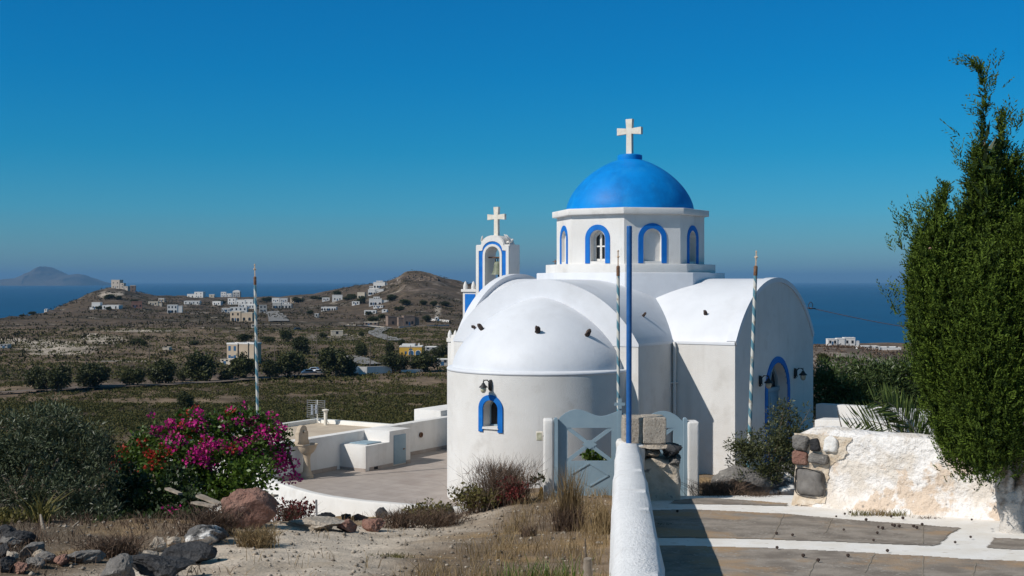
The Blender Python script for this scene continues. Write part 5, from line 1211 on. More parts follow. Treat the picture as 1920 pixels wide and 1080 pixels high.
def plank(px0, py0, px1, py1, d, wd, label):
    a, b = P(px0, py0, d), P(px1, py1, d-.35); t = (b-a); ln = t.length
    T = Matrix.Translation((a+b)/2) @ t.to_track_quat('X', 'Z').to_matrix().to_4x4()
    mb = MB(T); n = 8; prev = None; r_ = random.Random(int(px0)); 
    for k in range(n+1):
        x = -ln/2+ln*k/n; ww = wd/2*r_.uniform(.8, 1.1); cur = [mb.V((x, -ww, -.012)), mb.V((x, ww, -.012)), mb.V((x, ww, .014)), mb.V((x, -ww, .014))]
        if prev:
            for j in range(4): mb.f.append([prev[j], prev[(j+1) % 4], cur[(j+1) % 4], cur[j]])
        else: mb.f.append(cur)
        prev = cur
    mb.f.append(prev[::-1]); tag(mb.build('weathered_plank', M['deadwood'], smooth=30), label, 'plank')
plank(372, 929, 414, 946, 16.6, .10, 'upper weathered plank lying in the bougainvillea edge')
plank(364, 942, 404, 950, 16.3, .10, 'lower weathered plank below the upper one by the pinkish boulder')
plank(313, 916, 338, 926, 17.2, .07, 'short weathered plank farther left in the leaves')
plank(452, 926, 518, 930, 16.4, .08, 'weathered plank resting above the pinkish boulder')
mb = MB(); a = P(594, 972, 17.2); mb.tube([a-Vector((0, 0, .1)), P(593, 937, 17.2)], .016, 6); tag(mb.build('metal_stake', M['alu'], smooth=40), 'thin grey metal stake standing before the curved wall', 'stake')
mb = MB(); limb([P(1103, 1090, 10.9), P(1102, 1047, 10.9)], [.042, .036]); tag(mb.build('wooden_post', M['deadwood'], smooth=50), 'short sawn wooden post by the near low wall', 'post')
mb = MB(); limb([P(1099, 1055, 11.2), P(1097, 1010, 11.2)], [.014, .006], 6); tag(mb.build('stick', M['bark'], smooth=50), 'thin dry stick standing behind the sawn post', 'stick')

# ---------------------------------------------------------------- shrub and bushes on the right
sh = empty('olive_shrub', (4.6, 21.3, .75), 'open wild shrub with small olive leaves before the chapel corner', 'shrub')
els = [E(1440, 858, 21.2, 62, 42), E(1400, 850, 21.2, 40, 32), E(1480, 850, 21.3, 38, 40), E(1455, 820, 21.4, 42, 32), E(1472, 785, 21.5, 26, 28), E(1385, 838, 21.1, 22, 20), E(1498, 815, 21.4, 22, 25), E(1420, 885, 21, 50, 18)]
c = shell_points(els, 340, inner=.35, jitter=.18)
tips = np.array([P(px, py, 21.4)[:] for px, py in ((1462, 757), (1470, 765), (1455, 770), (1448, 795), (1500, 790), (1508, 812), (1440, 800), (1366, 832), (1372, 828), (1380, 852), (1476, 760), (1485, 772), (1396, 812), (1375, 860), (1512, 760), (1516, 772), (1520, 790))])
leaf_obj('foliage', [clump_leaves(c, .10, 22, .06, .022, up=.5), clump_leaves(tips, .07, 18, .055, .02, up=.7)], M['shrubleaf'], sh)
mb = MB()
for (x, y) in ((1470, 765), (1500, 800), (1385, 835), (1440, 815), (1508, 815), (1410, 840), (1520, 765)): limb([P(1445+random.uniform(-12, 12), 905, 21.2), P((1445+x)/2, (880+y)/2+10, 21.3), P(x, y, 21.4)], [.018, .012, .004], 5)
mb.build('branches', M['bark'], sh, smooth=50)
bb = empty('round_bush', (8.6, 32.5, .2), 'big rounded dark evergreen bush behind the low yard wall', 'bush')
els = [E(1590, 735, 33, 75, 62), E(1560, 748, 32.6, 50, 55), E(1640, 732, 33.2, 60, 52), E(1690, 732, 33.4, 60, 54), E(1668, 697, 33.8, 20, 18), E(1740, 720, 33.5, 60, 65), E(1612, 770, 32.4, 70, 40)]
c = shell_points(els, 1150, inner=.7); leaf_obj('foliage', [clump_leaves(c, .22, 26, .13, .035, up=.7)], M['bigbush'], bb)
mb = MB(); limb([P(1600, 830, 33), P(1600, 760, 33)], [.1, .06]); limb([P(1680, 830, 33), P(1690, 740, 33)], [.1, .06]); mb.build('trunk', M['bark'], bb, smooth=50)
# palm fronds
pm = empty('palm', (6.9, 21.8, .9), 'low palm with stiff fronds fanning over the garden wall', 'palm')
def frond(a, b, c_, nl, ll, w0=.03):
    a, b, c_ = [np.array(P(*q)[:]) for q in (a, b, c_)]; gs = []
    t = np.linspace(.12, 1, nl)[:, None]; p = a*(1-t)**2+2*b*t*(1-t)+c_*t*t; tg = unit(2*(b-a)*(1-t)+2*(c_-b)*t)
    sd = unit(np.cross(tg, np.array([0, -1, .25])))
    for s in (-1, 1):
        D_ = unit(tg*.75+s*sd*.75+np.array([0, -.15, .1])+rng.normal(size=p.shape)*.06); gs.append(leaf_geo(p, D_, ll*(1-.45*np.abs(t[:, 0]-.45)), w0, rng.uniform(0, 1, nl), .04))
    return gs, p
mbp = MB(); allf = []
for a, b, c_ in (((1740, 860, 21.5), (1690, 770, 21.4), (1640, 752, 21.2)), ((1740, 860, 21.5), (1680, 790, 21.4), (1610, 787, 21.2)), ((1740, 860, 21.5), (1670, 810, 21.3), (1598, 808, 21.0)), ((1740, 860, 21.5), (1700, 785, 21.5), (1668, 764, 21.4)), ((1740, 860, 21.5), (1710, 780, 21.2), (1665, 755, 21)), ((1740, 860, 21.5), (1760, 770, 21.6), (1790, 760, 21.6)), ((1740, 860, 21.5), (1800, 790, 21.6), (1840, 800, 21.6))):
    g, p = frond(a, b, c_, 34, .52); allf += g; mbp.tube([Vector(q) for q in p], np.linspace(.016, .004, len(p)), 5)
leaf_obj('fronds', allf, M['palm'], pm); mbp.build('leaf_stalks', M['shrubstalk'] if 'shrubstalk' in M else M['deadwood'], pm, smooth=50)
mb = MB(); mb.lathe([(.16, 0), (.17, .2), (.15, .5), (.10, .62)], P(1742, 950, 21.6), 12); mb.build('trunk', M['bark'], pm, smooth=50)
# slim dry stems above the wall
for k, (px, py, lb) in enumerate(((1570, 770, 'tall dry dark stem leaning left above the garden wall end'), (1588, 785, 'shorter dry dark stem beside the leaning one above the garden wall'))):
    mb = MB(); limb([P(px+20, 830, 20.5), P(px+9, 805, 20.5), P(px, py, 20.5)], [.014, .011, .003], 5); tag(mb.build('dry_plant', M['bark'], smooth=50), lb, 'stem')
vs = empty('vine_sprig', P(1105, 880, 22.3), 'green leafy sprig showing through the left gate window', 'plant')
c = np.array([P(px, py, 22.3)[:] for px, py in ((1097, 848), (1102, 853), (1110, 851), (1118, 856), (1125, 858), (1132, 862), (1138, 866), (1108, 858), (1120, 864), (1100, 860))])
leaf_obj('foliage', [clump_leaves(c, .07, 16, .09, .07)], M['citrus'], vs); mb = MB(); limb([P(1110, 945, 22.3), P(1112, 860, 22.3)], [.015, .008], 5); mb.build('stem', M['bark'], vs)
cs = empty('climber_sprig', P(1011, 945, 20.7), 'small green sprig climbing by the left gatepost', 'plant')
c = np.array([P(px, py, 20.75)[:] for px, py in ((1000, 899), (1008, 896), (1013, 893), (1004, 903), (1016, 898), (998, 904))])
leaf_obj('foliage', [clump_leaves(c, .045, 14, .06, .045)], M['ivy'], cs); mb = MB(); limb([P(1015, 948, 20.75), P(1017, 920, 20.75), P(1008, 898, 20.75)], [.008, .007, .004], 5); mb.build('stem', M['bark'], cs)
# dead leaf-like cactus slab by the post
mb = MB(); a = P(1014, 946, 20.6); mb.tube([a, a+Vector((0, 0, .14)), a+Vector((.01, 0, .26)), a+Vector((.012, 0, .29))], [.035, .045, .03, .008], 7); M['ochre'] = mat('ochre_dry', (.40, .24, .07), (.28, .16, .05), 14, .9)
tag(mb.build('dry_stump', M['ochre'], smooth=50), 'ochre dry cactus stump at the foot of the left gatepost', 'stump')

# ---------------------------------------------------------------- dry bushes and grass
def dry_bush(name, px, py, d, wpx, hpx, n, m, label, cat='bush', leaves=None, z=None):
    """tangle of thin twigs fanning from the ground, leaves on top if given"""
    x = (px-960)/F*d; z = gz(x, d) if z is None else z; s = d/F; wv, hv_ = wpx*s, hpx*s
    root = empty(name, (x, d, z), label, cat)
    b = np.stack([x+rng.normal(size=n)*wv*.2, d+rng.normal(size=n)*wv*.16, np.full(n, z-.03)], 1)
    g1 = blades(b, n, hv_*1.05, wv/hv_*.62, .008)
    tips_ = g1[0].reshape(-1, 6, 3)[:, 2]; n3 = n*2; tt = np.repeat(tips_, 2, 0)
    g2 = leaf_geo(tt, rng.normal(size=(n3, 3))+np.array([0, 0, 1.1]), hv_*.34, .007, rng.uniform(0, 1, n3))
    leaf_obj('twigs', [g1, g2], M[m], root)
    if leaves:
        lm, k, sz, yl = leaves; e = [((x, d, z+hv_*yl), (wv*.5, wv*.4, hv_*.36))]
        leaf_obj('foliage', [clump_leaves(shell_points(e, k, inner=.3), .09, 16, sz, sz*.6)], M[lm], root)
    return root
dry_bush('dry_bush', 940, 965, 20.4, 120, 96, 620, 'brush', 'tall greyish dry bush against the apse foot')
dry_bush('red_bush', 962, 968, 20.0, 62, 62, 160, 'brush', 'dark red weed bush beside the tall dry bush near the gate', leaves=('redweed', 60, .045, .42))
dry_bush('weed_bush', 890, 972, 20.0, 84, 58, 160, 'brush', 'yellow-green weed bush left of the tall dry bush', leaves=('weed', 60, .06, .5))
dry_bush('weed_bush', 800, 976, 19.2, 84, 46, 160, 'brush', 'olive-green weed bush at the middle of the curved wall', leaves=('weed', 60, .055, .5))
dry_bush('dry_bush', 750, 986, 18.0, 90, 40, 360, 'brush', 'low grey dry bush at the right end of the curved wall rocks')
dry_bush('dry_bush', 830, 990, 18.4, 110, 36, 360, 'brush', 'wide low dry brush below the olive-green weed')
dry_bush('dry_bush', 545, 978, 17.6, 80, 44, 260, 'brush', 'reddish dry bush with withered leaves before the curved wall', leaves=('redweed', 34, .05, .62))
dry_bush('dry_bush', 400, 985, 14.6, 110, 60, 420, 'brush', 'spindly brown dry brush left of the pinkish boulder')
dry_bush('dry_bush', 1350, 932, 20.4, 100, 44, 520, 'brush', 'brown dry brush in front of the large grey boulder')
dry_bush('dry_bush', 1420, 936, 20.1, 60, 30, 240, 'brush', 'small brown dry brush beside the lime-stained stone')
dry_bush('dry_bush', 215, 1048, 12.8, 120, 48, 420, 'brush', 'brown dry brush among the boulders at lower left')
dry_bush('dry_bush', 480, 1000, 13.6, 90, 46, 320, 'straw', 'straw-coloured twiggy brush right below the pinkish boulder')
tuft('grass_tuft', 1070, 1000, 16.4, 420, .85, .30, .07, 'straw', 'tall upright dry grass tuft in front of the gate', 'grass tuft')
tuft('grass_tuft', 1062, 1000, 16.3, 360, .42, .8, .11, 'brush', 'dense brown grass tuft at the foot of the tall dry tuft', 'grass tuft')
tuft('grass_tuft', 1130, 1000, 15.6, 260, .5, .6, .12, 'straw', 'loose dry grass tuft against the low white wall', 'grass tuft')
tuft('grass_tuft', 990, 1015, 15.4, 120, .2, .8, .05, 'brush', 'small dry tuft alone on the dirt left of the tall tuft', 'grass tuft')
tuft('grass_tuft', 735, 1050, 13.2, 160, .07, 1.2, .10, 'weed', 'small flat green tuft in the middle of the dirt track', 'grass tuft')
tuft('grass_tuft', 1020, 1085, 11.6, 300, .24, .5, .22, 'citrus', 'green grass clump at the bottom edge near the sawn post', 'grass tuft')
for k, (px, py, m, lb) in enumerate(((1615, 966, 'weed', 'green grass tuft at the garden wall foot, left one'), (1650, 966, 'straw', 'brownish grass tuft between the green ones at the garden wall foot'), (1677, 967, 'weed', 'green grass tuft at the garden wall foot, right one'), (1740, 972, 'brush', 'patch of withered brown grass farthest right along the garden wall'))):
    p = pathpt(px, py); tuft('grass_tuft', px, py, p.y, 150, .11 if k < 3 else .05, .9, .09, m, lb, 'grass tuft', z=float(path_z(p.y)), wd=.007)
p = pathpt(1240, 984); tuft('moss_patch', 1243, 984, p.y, 120, .04, 1.2, .08, 'ivy', 'dark weed growing in the shade beside the low wall', 'weed', z=float(path_z(p.y)), wd=.008)
# scattered dry grass over the near slope: nobody could count it
N = 5200; x = rng.uniform(-9, 1.6, N); y = rng.uniform(8.5, 21, N); z = ground_z(x, y); px = 960+F*x/y; py = HY+F*(EYE-z)/y
dens = .10+.45*sstep(500, 380, px)+.9*sstep(.0, .3, fbm(x/1.1, y/1.1, 3, 43))+.9*sstep(880, 1000, px)*sstep(.5, .3, vnoise(x*2, y*2, 4))
track_ = (np.abs((x-(-2.2+.16*(y-14)))/2.1) < .8)
keep = (rng.uniform(0, 1, N) < dens*np.where(track_ & (px < 960), .06, .75)) & (x < np.interp(y, WALL_D, WALL_L)-.08)
x, y, z = x[keep], y[keep], z[keep]; per = 9
b = np.repeat(np.stack([x, y, z-.015], 1), per, 0)+rng.normal(size=(len(x)*per, 3))*np.array([.07, .07, 0])
dk = (960+F*b[:, 0]/b[:, 1] < 430)
leaf_obj('dry_grass', [blades(b[~dk], int((~dk).sum()), .20, .85, .006)], M['straw'], origin=(0, 0, 0))['kind'] = 'stuff'
leaf_obj('dry_grass', [blades(b[dk], int(dk.sum()), .14, 1.1, .007)], M['brush'], origin=(0, 0, 0))['kind'] = 'stuff'
# gravel and pebbles
N = 6500; x = rng.uniform(-6.5, 1.6, N); y = rng.uniform(9, 22, N); keep = (x < np.interp(y, WALL_D, WALL_L)-.1); x, y = x[keep], y[keep]; N = len(x); z = ground_z(x, y)
ico = np.array([(0, 0, 1), (.9, 0, .1), (.2, .9, 0), (-.8, .5, .1), (-.7, -.6, 0), (.3, -.9, .1), (0, 0, -1)]); fi = np.array([(0, 1, 2), (0, 2, 3), (0, 3, 4), (0, 4, 5), (0, 5, 1), (6, 2, 1), (6, 3, 2), (6, 4, 3), (6, 5, 4), (6, 1, 5)])
s = .006+.03*rng.uniform(0, 1, N)**5; co = ico[None]*rng.uniform(.7, 1.25, (N, 7, 3))*s[:, None, None]*np.array([1, 1, .7]); a = rng.uniform(0, 6.28, N); ca, sa = np.cos(a)[:, None], np.sin(a)[:, None]
co = np.stack([co[:, :, 0]*ca-co[:, :, 1]*sa+x[:, None], co[:, :, 0]*sa+co[:, :, 1]*ca+y[:, None], co[:, :, 2]+z[:, None]+.3*s[:, None]], -1)
fcs = (fi[None]+(np.arange(N)*7)[:, None, None]).reshape(-1, 3)
M['pebble'] = leaf_mat('pebble_stone', (.09, .075, .06), (.42, .36, .29), .9, 0, .15)
link_mesh('gravel', np_mesh('gravel', co.reshape(-1, 3), fcs, {'v': np.repeat(rng.uniform(0, 1, N), 7)}), M['pebble'], origin=(0, 0, 0))['kind'] = 'stuff'
# vineyard: low bushy vines over the plain
def scatter(n, d0, d1, px0, px1, f=lambda x, y: np.ones(len(x))):
    d = np.sqrt(rng.uniform(d0*d0, d1*d1, n)); px = rng.uniform(px0, px1, n); x = (px-960)/F*d
    k = rng.uniform(0, 1, n) < f(x, d); x, d = x[k], d[k]; return np.stack([x, d, ground_z(x, d, False)], 1)
dry = lambda x, y: 1-.6*sstep(400, 470, y)*sstep(620, 480, 960+F*x/y)
vf = lambda x, y: dry(x, y)*np.clip(.74+1.7*fbm(x/7., y/9., 3, 81)+.3*fbm(x/40., y/40., 2, 85), .04, 1)*np.where(np.abs(y-(335+.12*(F*x/y+660)))< 13, .05, 1)
c0 = scatter(24000, 165, 275, -260, 1000, lambda x, y: np.clip(vf(x, y)*1.3+.15, 0, 1)); c1 = scatter(27000, 150, 330, -260, 1000, vf); c2 = scatter(30000, 330, 700, -200, 1000, vf)
gs = []
for c, per, L, rad in ((c0, 12, .40, .55), (c1, 12, .42, .60), (c2, 7, .72, .8)):
    c = c+np.array([0, 0, .12]); gs.append(clump_leaves(c, rad, per, L, L*.6, flat=.42, up=.5))
leaf_obj('vineyard', gs, M['vine'], origin=(0, 0, -22))['kind'] = 'stuff'
hf = lambda x, y: np.where((y < 700) & (960+F*x/y > 560), 0, 1)*np.clip(.34+1.3*fbm(x/60., y/60., 4, 83), .0, 1)
c = scatter(13000, 420, 1650, -150, 960, hf); sc_ = rng.uniform(.6, 2.2, len(c))
leaf_obj('scrub', [clump_leaves(c+np.array([0, 0, .4]), sc_*.8, 6, 1.3, .8, flat=.6, up=.4)], M['scrubleaf'], origin=(0, 0, -20))['kind'] = 'stuff'
c = scatter(900, 60, 240, 1490, 1800); leaf_obj('scrub', [clump_leaves(c+np.array([0, 0, .15]), rng.uniform(.2, .7, len(c)), 14, .3, .14, flat=.6, up=.4)], M['brush'], origin=(0, 0, -3))['kind'] = 'stuff'
# ================================================================ VALLEY: trees, houses, roads, cars, utility poles
def tree_meshes(seed):
    r = np.random.default_rng(seed)
    els = [((0, 0, .50), (.40, .40, .40))]+[((r.uniform(-.30, .30), r.uniform(-.28, .28), r.uniform(.24, .76)), (r.uniform(.16, .26),)*3) for _ in range(11)]
    c = shell_points(els, 190, r=r, inner=.6); c[:, 2] = np.maximum(c[:, 2], .07)
    g = clump_leaves(c, .085, 20, .08, .055, up=.3, r=r)
    crown = np_mesh('crown', g[0], g[1], {'v': np.clip(g[2]*r.uniform(.65, 1.35), 0, 1)}); crown.materials.append(M['treeleaf'])
    mb = MB(); mb.tube([(0, 0, -.06), (.01, 0, .2), (.0, .02, .5)], [.045, .035, .02], 6); mb.tube([(0, 0, .18), (.14, .05, .45)], [.025, .012], 5); mb.tube([(0, 0, .16), (-.15, -.03, .42)], [.025, .012], 5)
    me = bpy.data.meshes.new('trunk'); me.from_pydata([tuple(v) for v in mb.v], [], mb.f); me.materials.append(M['bark'])
    return crown, me
TV = [tree_meshes(300+k) for k in range(6)]
def ftree(px, py, w_, h, label, group='trees along the vineyard track', k=0, name='round_tree'):
    x, y, z = hit(px, py); s = y/F
    root = bpy.data.objects.new(name, None); col.objects.link(root); root.location = (x, y, z); root.scale = (w_*s*1.05, w_*s*1.05, h*s*1.08); root.rotation_euler = (0, 0, random.uniform(0, 6))
    tag(root, label, 'tree' if name != 'round_shrub' else 'shrub', group)
    for me, nm in zip(TV[k % 6], ('crown', 'trunk')):
        o = bpy.data.objects.new(nm, me); col.objects.link(o); o.parent = root
for k, (px, py, w_, h, lb) in enumerate((
 (70, 735, 46, 46, 'dark rounded tree at the left end of the track-side row, first from the left'),
 (110, 736, 48, 50, 'second dark tree from the left in the track-side row'),
 (176, 731, 62, 46, 'wide spreading tree third from the left in the track-side row'),
 (250, 727, 46, 34, 'low tree fourth from the left in the track-side row'),
 (304, 723, 56, 48, 'rounded tree just left of the biggest tree before the tan house'),
 (381, 718, 62, 56, 'large dense tree at the left corner of the tan house'),
 (346, 714, 28, 24, 'small bush-like tree squeezed left of the large tree by the tan house'),
 (457, 712, 58, 48, 'dense tree right in front of the tan house'),
 (506, 711, 30, 34, 'narrow small tree just right of the nearest striped flagpole'),
 (543, 710, 58, 48, 'broad tree left of the parked cars'),
 (631, 706, 68, 52, 'tallest rounded tree right of the parked cars'),
 (657, 703, 30, 28, 'small tree in front of the long white wall beside the white van'),
 (742, 699, 50, 38, 'tree in front of the yellow house, left one'),
 (797, 697, 58, 36, 'wide tree in front of the yellow house, right one'),
 (425, 716, 28, 20, 'little green bush tree between the two trees by the tan house'))): ftree(px, py, w_, h, lb, k=k)
for k, (px, py, w_, h, lb) in enumerate((
 (562, 665, 34, 32, 'lone tree in the field above the parked cars'),
 (536, 642, 24, 22, 'lone small tree on the field slope above the flagpole top'),
 (676, 671, 30, 26, 'lone tree beside the bend of the lower road'),
 (730, 661, 20, 20, 'small tree left of the yellow house at the road'),
 (752, 650, 14, 14, 'tiny tree touching the left wall of the yellow house'),
 (349, 771, 34, 36, 'solitary round bush standing in the near vineyard'),
 (458, 642, 30, 15, 'bushy tree just above the roof of the tan house'),
 (502, 644, 34, 12, 'low hedge-like tree right above the tan house'),
 (606, 634, 16, 10, 'small shrub left of the beige field hut'),
 (678, 630, 12, 8, 'small shrub right of the beige field hut'),
 (825, 672, 30, 26, 'tree close to the chapel edge beyond the yellow house'))): ftree(px, py, w_, h, lb, 'lone trees in the fields', k=k+2)
for k, (px, py, w_, h, lb) in enumerate((
 (560, 568, 26, 11, 'dark shrub under the tan hillside house'), (500, 566, 22, 9, 'dark shrub between the white houses of the middle hamlet'), (632, 556, 16, 10, 'dark tree above the small white hillside house'),
 (660, 562, 20, 10, 'dark tree between two hillside houses on the right hill'), (678, 570, 18, 14, 'rounded dark tree under the beige hillside house'), (650, 563, 18, 7, 'low dark shrub on the right hill slope'), (605, 562, 26, 6, 'flat dark shrub at the foot of the right hill'), (590, 561, 18, 6, 'dark flat shrub beside the tan hillside house'),
 (735, 565, 20, 12, 'dark tree right of the widest hillside villa'), (760, 572, 22, 10, 'dark shrub on the bare hill flank'), (795, 573, 16, 9, 'dark shrub low on the hill flank, left of two'), (812, 574, 16, 9, 'dark shrub low on the hill flank, right of two'), (835, 574, 20, 9, 'dark shrub by the hill foot near the chapel'),
 (748, 583, 22, 9, 'dark tree above the brown stone houses'), (800, 604, 16, 12, 'dark tree right of the brown stone houses'), (700, 604, 22, 10, 'brownish tree left of the brown stone houses'), (716, 597, 16, 8, 'small tree behind the brown canopy building'), (580, 590, 14, 8, 'small dark tree by the grey hut'),
 (415, 570, 16, 8, 'dark tree left of the white hamlet houses'), (185, 581, 14, 7, 'dark shrub before the two-wing white house'), (203, 582, 12, 6, 'dark shrub at the middle of the long low wing'), (205, 562, 20, 10, 'dark shrub below the hilltop compound'), (222, 563, 14, 8, 'dark shrub below the brown tower house'), (250, 566, 16, 5, 'flat shrub above the terracotta house'),
 (255, 647, 26, 12, 'dark shrub by the rubble quarry'), (270, 650, 14, 12, 'darker small shrub right of the quarry shrub'), (365, 648, 18, 8, 'dark shrub in the middle field'), (60, 591, 14, 6, 'dark shrub on the sea edge at left'), (40, 594, 10, 4, 'tiny shrub on the sea edge farthest left'), (692, 590, 14, 6, 'small tree beside the low white shed on the right hill foot'))): ftree(px, py, w_, h, lb, 'shrubs on the far hills', k=k, name='round_shrub')
ftree(1545, 690, 26, 26, 'dark shrub on the rocky slope above the big round bush', 'shrubs on the far hills', k=3, name='round_shrub')
# ---------------------------------------------------------------- houses
HM = {'white': M['plaster'], 'tan': mat('tan_render', (.42, .33, .24), (.48, .39, .29), .3, .9), 'pink': mat('terracotta_render', (.25, .125, .09), (.30, .16, .12), .3, .9), 'beige': mat('beige_render', (.50, .43, .34), (.56, .49, .39), .3, .9),
      'brown': mat('brown_stone', (.19, .135, .105), (.27, .20, .16), .6, .95), 'grey': mat('grey_render', (.36, .35, .33), (.43, .42, .40), .3, .9), 'yellow': mat('yellow_render', (.58, .34, .055), (.64, .39, .08), .3, .9), 'stone': mat('tan_stone', (.42, .36, .30), (.50, .44, .38), .8, .95)}
M['hwin'] = mat('window_dark', (.02, .024, .03), None, 1, .3); M['hblue'] = mat('shutter_blue', (.03, .10, .20), None, 1, .5)
def house(label, blocks, colr, wins=2, arch=False, rot=0.0, roof='white', win='hwin', extra=None, cat='house', vault=False, name='house', door=True):
    """blocks: (px0, px1, ytop, ybase) in photo pixels; first block sets the distance and the place"""
    x0, x1, yt, yb = blocks[0]; cx, d, gz0 = hit((x0+x1)/2, yb); s = d/F
    root = empty(name, (cx, d, gz0), label, cat, R(rot)); T = MW[root.name]
    mw, mr_ = MB(T), MB(T); n = 0; wn_ = []
    for bi, b in enumerate(blocks):
        a0, a1 = (b[0]-(x0+x1)/2)*s, (b[1]-(x0+x1)/2)*s; zb = (yb-b[3])*s; zt = (yb-b[2])*s; dep = max(4.0, min((a1-a0)*.8, 11)); f0 = bi*.35-(.0 if zb > .5 else .2)
        y0 = f0 if zb < 1 else 1.2
        mw.box(a0, a1, y0, y0+dep, zb-3.2 if zb < 1 else zb-.1, zt)
        ph = min(.5, (zt-zb)*.12)
        if vault:
            r_ = (a1-a0)/2; mr_.prism([((a0+a1)/2-r_*math.cos(math.pi*k/10), zt-.02+.55*r_*math.sin(math.pi*k/10)) for k in range(11)], 'y', y0+.05, y0+dep-.05)
        else:
            mr_.box(a0-.08, a1+.08, y0-.08, y0+.22, zt-.01, zt+ph); mr_.box(a0-.08, a1+.08, y0+dep-.2, y0+dep+.1, zt-.01, zt+ph); mr_.box(a0-.08, a0+.2, y0+.221, y0+dep-.201, zt-.01, zt+ph); mr_.box(a1-.2, a1+.08, y0+.221, y0+dep-.201, zt-.01, zt+ph); mr_.box(a0+.01, a1-.01, y0+.02, y0+dep-.02, zt-.02, zt+.05)
        if bi == 0 or (a1-a0) > 5: wn_.append((a0, a1, y0, max(zb, 0), zt))
    mw.build('wall', HM[colr], root); mr_.build('roof', HM[roof] if roof else HM[colr], root)
    for (a0, a1, y0, zb, zt) in wn_:
        two = (zt-zb) > 5.6
        for fl_ in range(2 if two else 1):
            zc = zb+(1.0 if not two else (.9+fl_*(zt-zb)/2)); hh = min(1.5, (zt-zb)/(2 if two else 1)*.52)
            for k in range(wins):
                u = a0+(a1-a0)*(k+.5)/wins; ww = min(1.1, (a1-a0)/wins*.42)
                mb = MB(T); z1 = zc
                if arch and fl_ == 0:
                    r_ = ww*.78; z1 = zb+.1; pts = [(u-r_, z1)]+[(u-r_*math.cos(math.pi*j/8), z1+hh*.95+r_*.8*math.sin(math.pi*j/8)) for j in range(9)]+[(u+r_, z1)]
                else: pts = [(u-ww/2, z1), (u-ww/2, z1+hh), (u+ww/2, z1+hh), (u+ww/2, z1)]
                mb.prism(pts, 'y', y0-.06, y0+.02); mb.build('window', M[win], root)
    if door and len(wn_):
        a0, a1, y0, zb, zt = wn_[0]; u = a0+(a1-a0)*(.98/ (2*wins) if wins > 1 else .15); u = a0+(a1-a0)*.5 if wins % 2 == 0 else a0+(a1-a0)/wins
        mb = MB(T); mb.box(u-.45, u+.45, y0-.05, y0+.02, zb+.02, zb+min(2.05, (zt-zb)*.7)); mb.build('door', M['hblue'], root)
    if len(blocks) and extra: extra(root, T, s)
    return root
H = house
H('tan stone hilltop compound stepping down from its flat-roofed top house', [(208, 225, 526, 541), (222, 233, 532, 545), (230, 241, 538, 546)], 'stone', 2, rot=-12, roof='beige')
H('brown and white tower-like house right of the hilltop compound', [(244, 254, 536, 548)], 'brown', 1, rot=10, roof='white')
H('white house with a taller left block and long grey low wing below the castle-like hill', [(172, 188, 568, 580), (168, 178, 577, 583), (190, 222, 573, 580)], 'white', 3, arch=False)
H('terracotta-pink two-storey house with flat roof', [(247, 266, 567, 578)], 'pink', 3, rot=14, roof='pink')
H('beige low house right of the terracotta one', [(278, 296, 566, 573), (296, 303, 569, 574)], 'beige', 2, rot=5, roof='beige')
H('white two-storey cube house with arched openings standing alone in the field', [(314, 332, 573, 587), (331, 341, 575, 586)], 'white', 3, arch=True, rot=8)
H('white house on the sea skyline, left of the skyline pair', [(364, 381, 548, 558), (350, 364, 552, 559)], 'white', 2, rot=-6)
H('white house with flat roofs on the skyline, left part of the right pair', [(414, 424, 548, 557), (424, 434, 551, 557)], 'white', 2)
H('greyish domed house on the skyline, right part of the right pair', [(436, 450, 548, 557)], 'grey', 2, roof='white', vault=True)
H('low white and pale blue building below the skyline houses', [(345, 374, 565, 571)], 'white', 4, rot=4)
H('cluster-like white house with stepped roofs left of the flagpole', [(427, 442, 560, 571), (441, 460, 563, 572), (459, 475, 562, 571)], 'white', 2, rot=-5)
H('low white building with a row of dark openings below the stepped white house', [(416, 431, 579, 586), (431, 462, 577, 584)], 'white', 4, rot=6)
H('tan double house with two vaulted halves by the road end', [(431, 452, 586, 603), (453, 475, 588, 602)], 'tan', 2, arch=True, rot=-12, roof='beige')
H('small white house right of the flagpole on the hamlet edge', [(510, 524, 560, 567)], 'white', 2)
H('white house beside the tan hillside house in the middle hamlet', [(525, 539, 560, 567)], 'white', 2, rot=8)
H('tan flat-roofed house at the right end of the middle hamlet', [(544, 560, 559, 568), (559, 567, 558, 568)], 'tan', 2, rot=-10, roof='tan')
H('pale grey house with a columned porch below the tan hamlet house', [(511, 527, 568, 578), (527, 546, 571, 578)], 'grey', 3, arch=True)
H('grey gabled-looking house at the top of the upper road', [(486, 500, 573, 586)], 'grey', 2, rot=12, roof='grey')
H('white row house with a line of arched openings in the open slope', [(602, 630, 577, 583)], 'white', 6, arch=True)
H('small white house left on the right hill', [(623, 642, 554, 564)], 'white', 2, rot=6)
H('beige square house half way up the right hill', [(670, 684, 549, 559)], 'beige', 2, arch=True, rot=-8, roof='beige')
H('topmost white villa on the right hill with arches and terraces', [(700, 722, 530, 540), (705, 717, 527, 531), (692, 702, 537, 541), (719, 726, 533, 540)], 'white', 4, arch=True, rot=-4)
H('second white arched villa on the right hill, just under the topmost one', [(690, 704, 544, 553), (703, 719, 543, 553)], 'white', 3, arch=True)
H('widest white villa on the right hill, lowest of the three stacked ones', [(692, 716, 561, 572), (700, 712, 557, 562), (715, 729, 564, 573)], 'white', 3, arch=True, rot=5)
H('low white shed building at the foot of the right hill', [(683, 705, 583, 590)], 'white', 3)
H('tiny grey field hut below the right hill', [(590, 597, 589, 595)], 'grey', 1, roof='white', cat='hut', name='hut', door=False)
H('long low brown building with a pale canopy roof by the road', [(683, 708, 605, 612)], 'brown', 3, roof='beige')
H('brown stone house, left one of the pair by the road', [(727, 746, 595, 611)], 'brown', 1, rot=22, roof='brown')
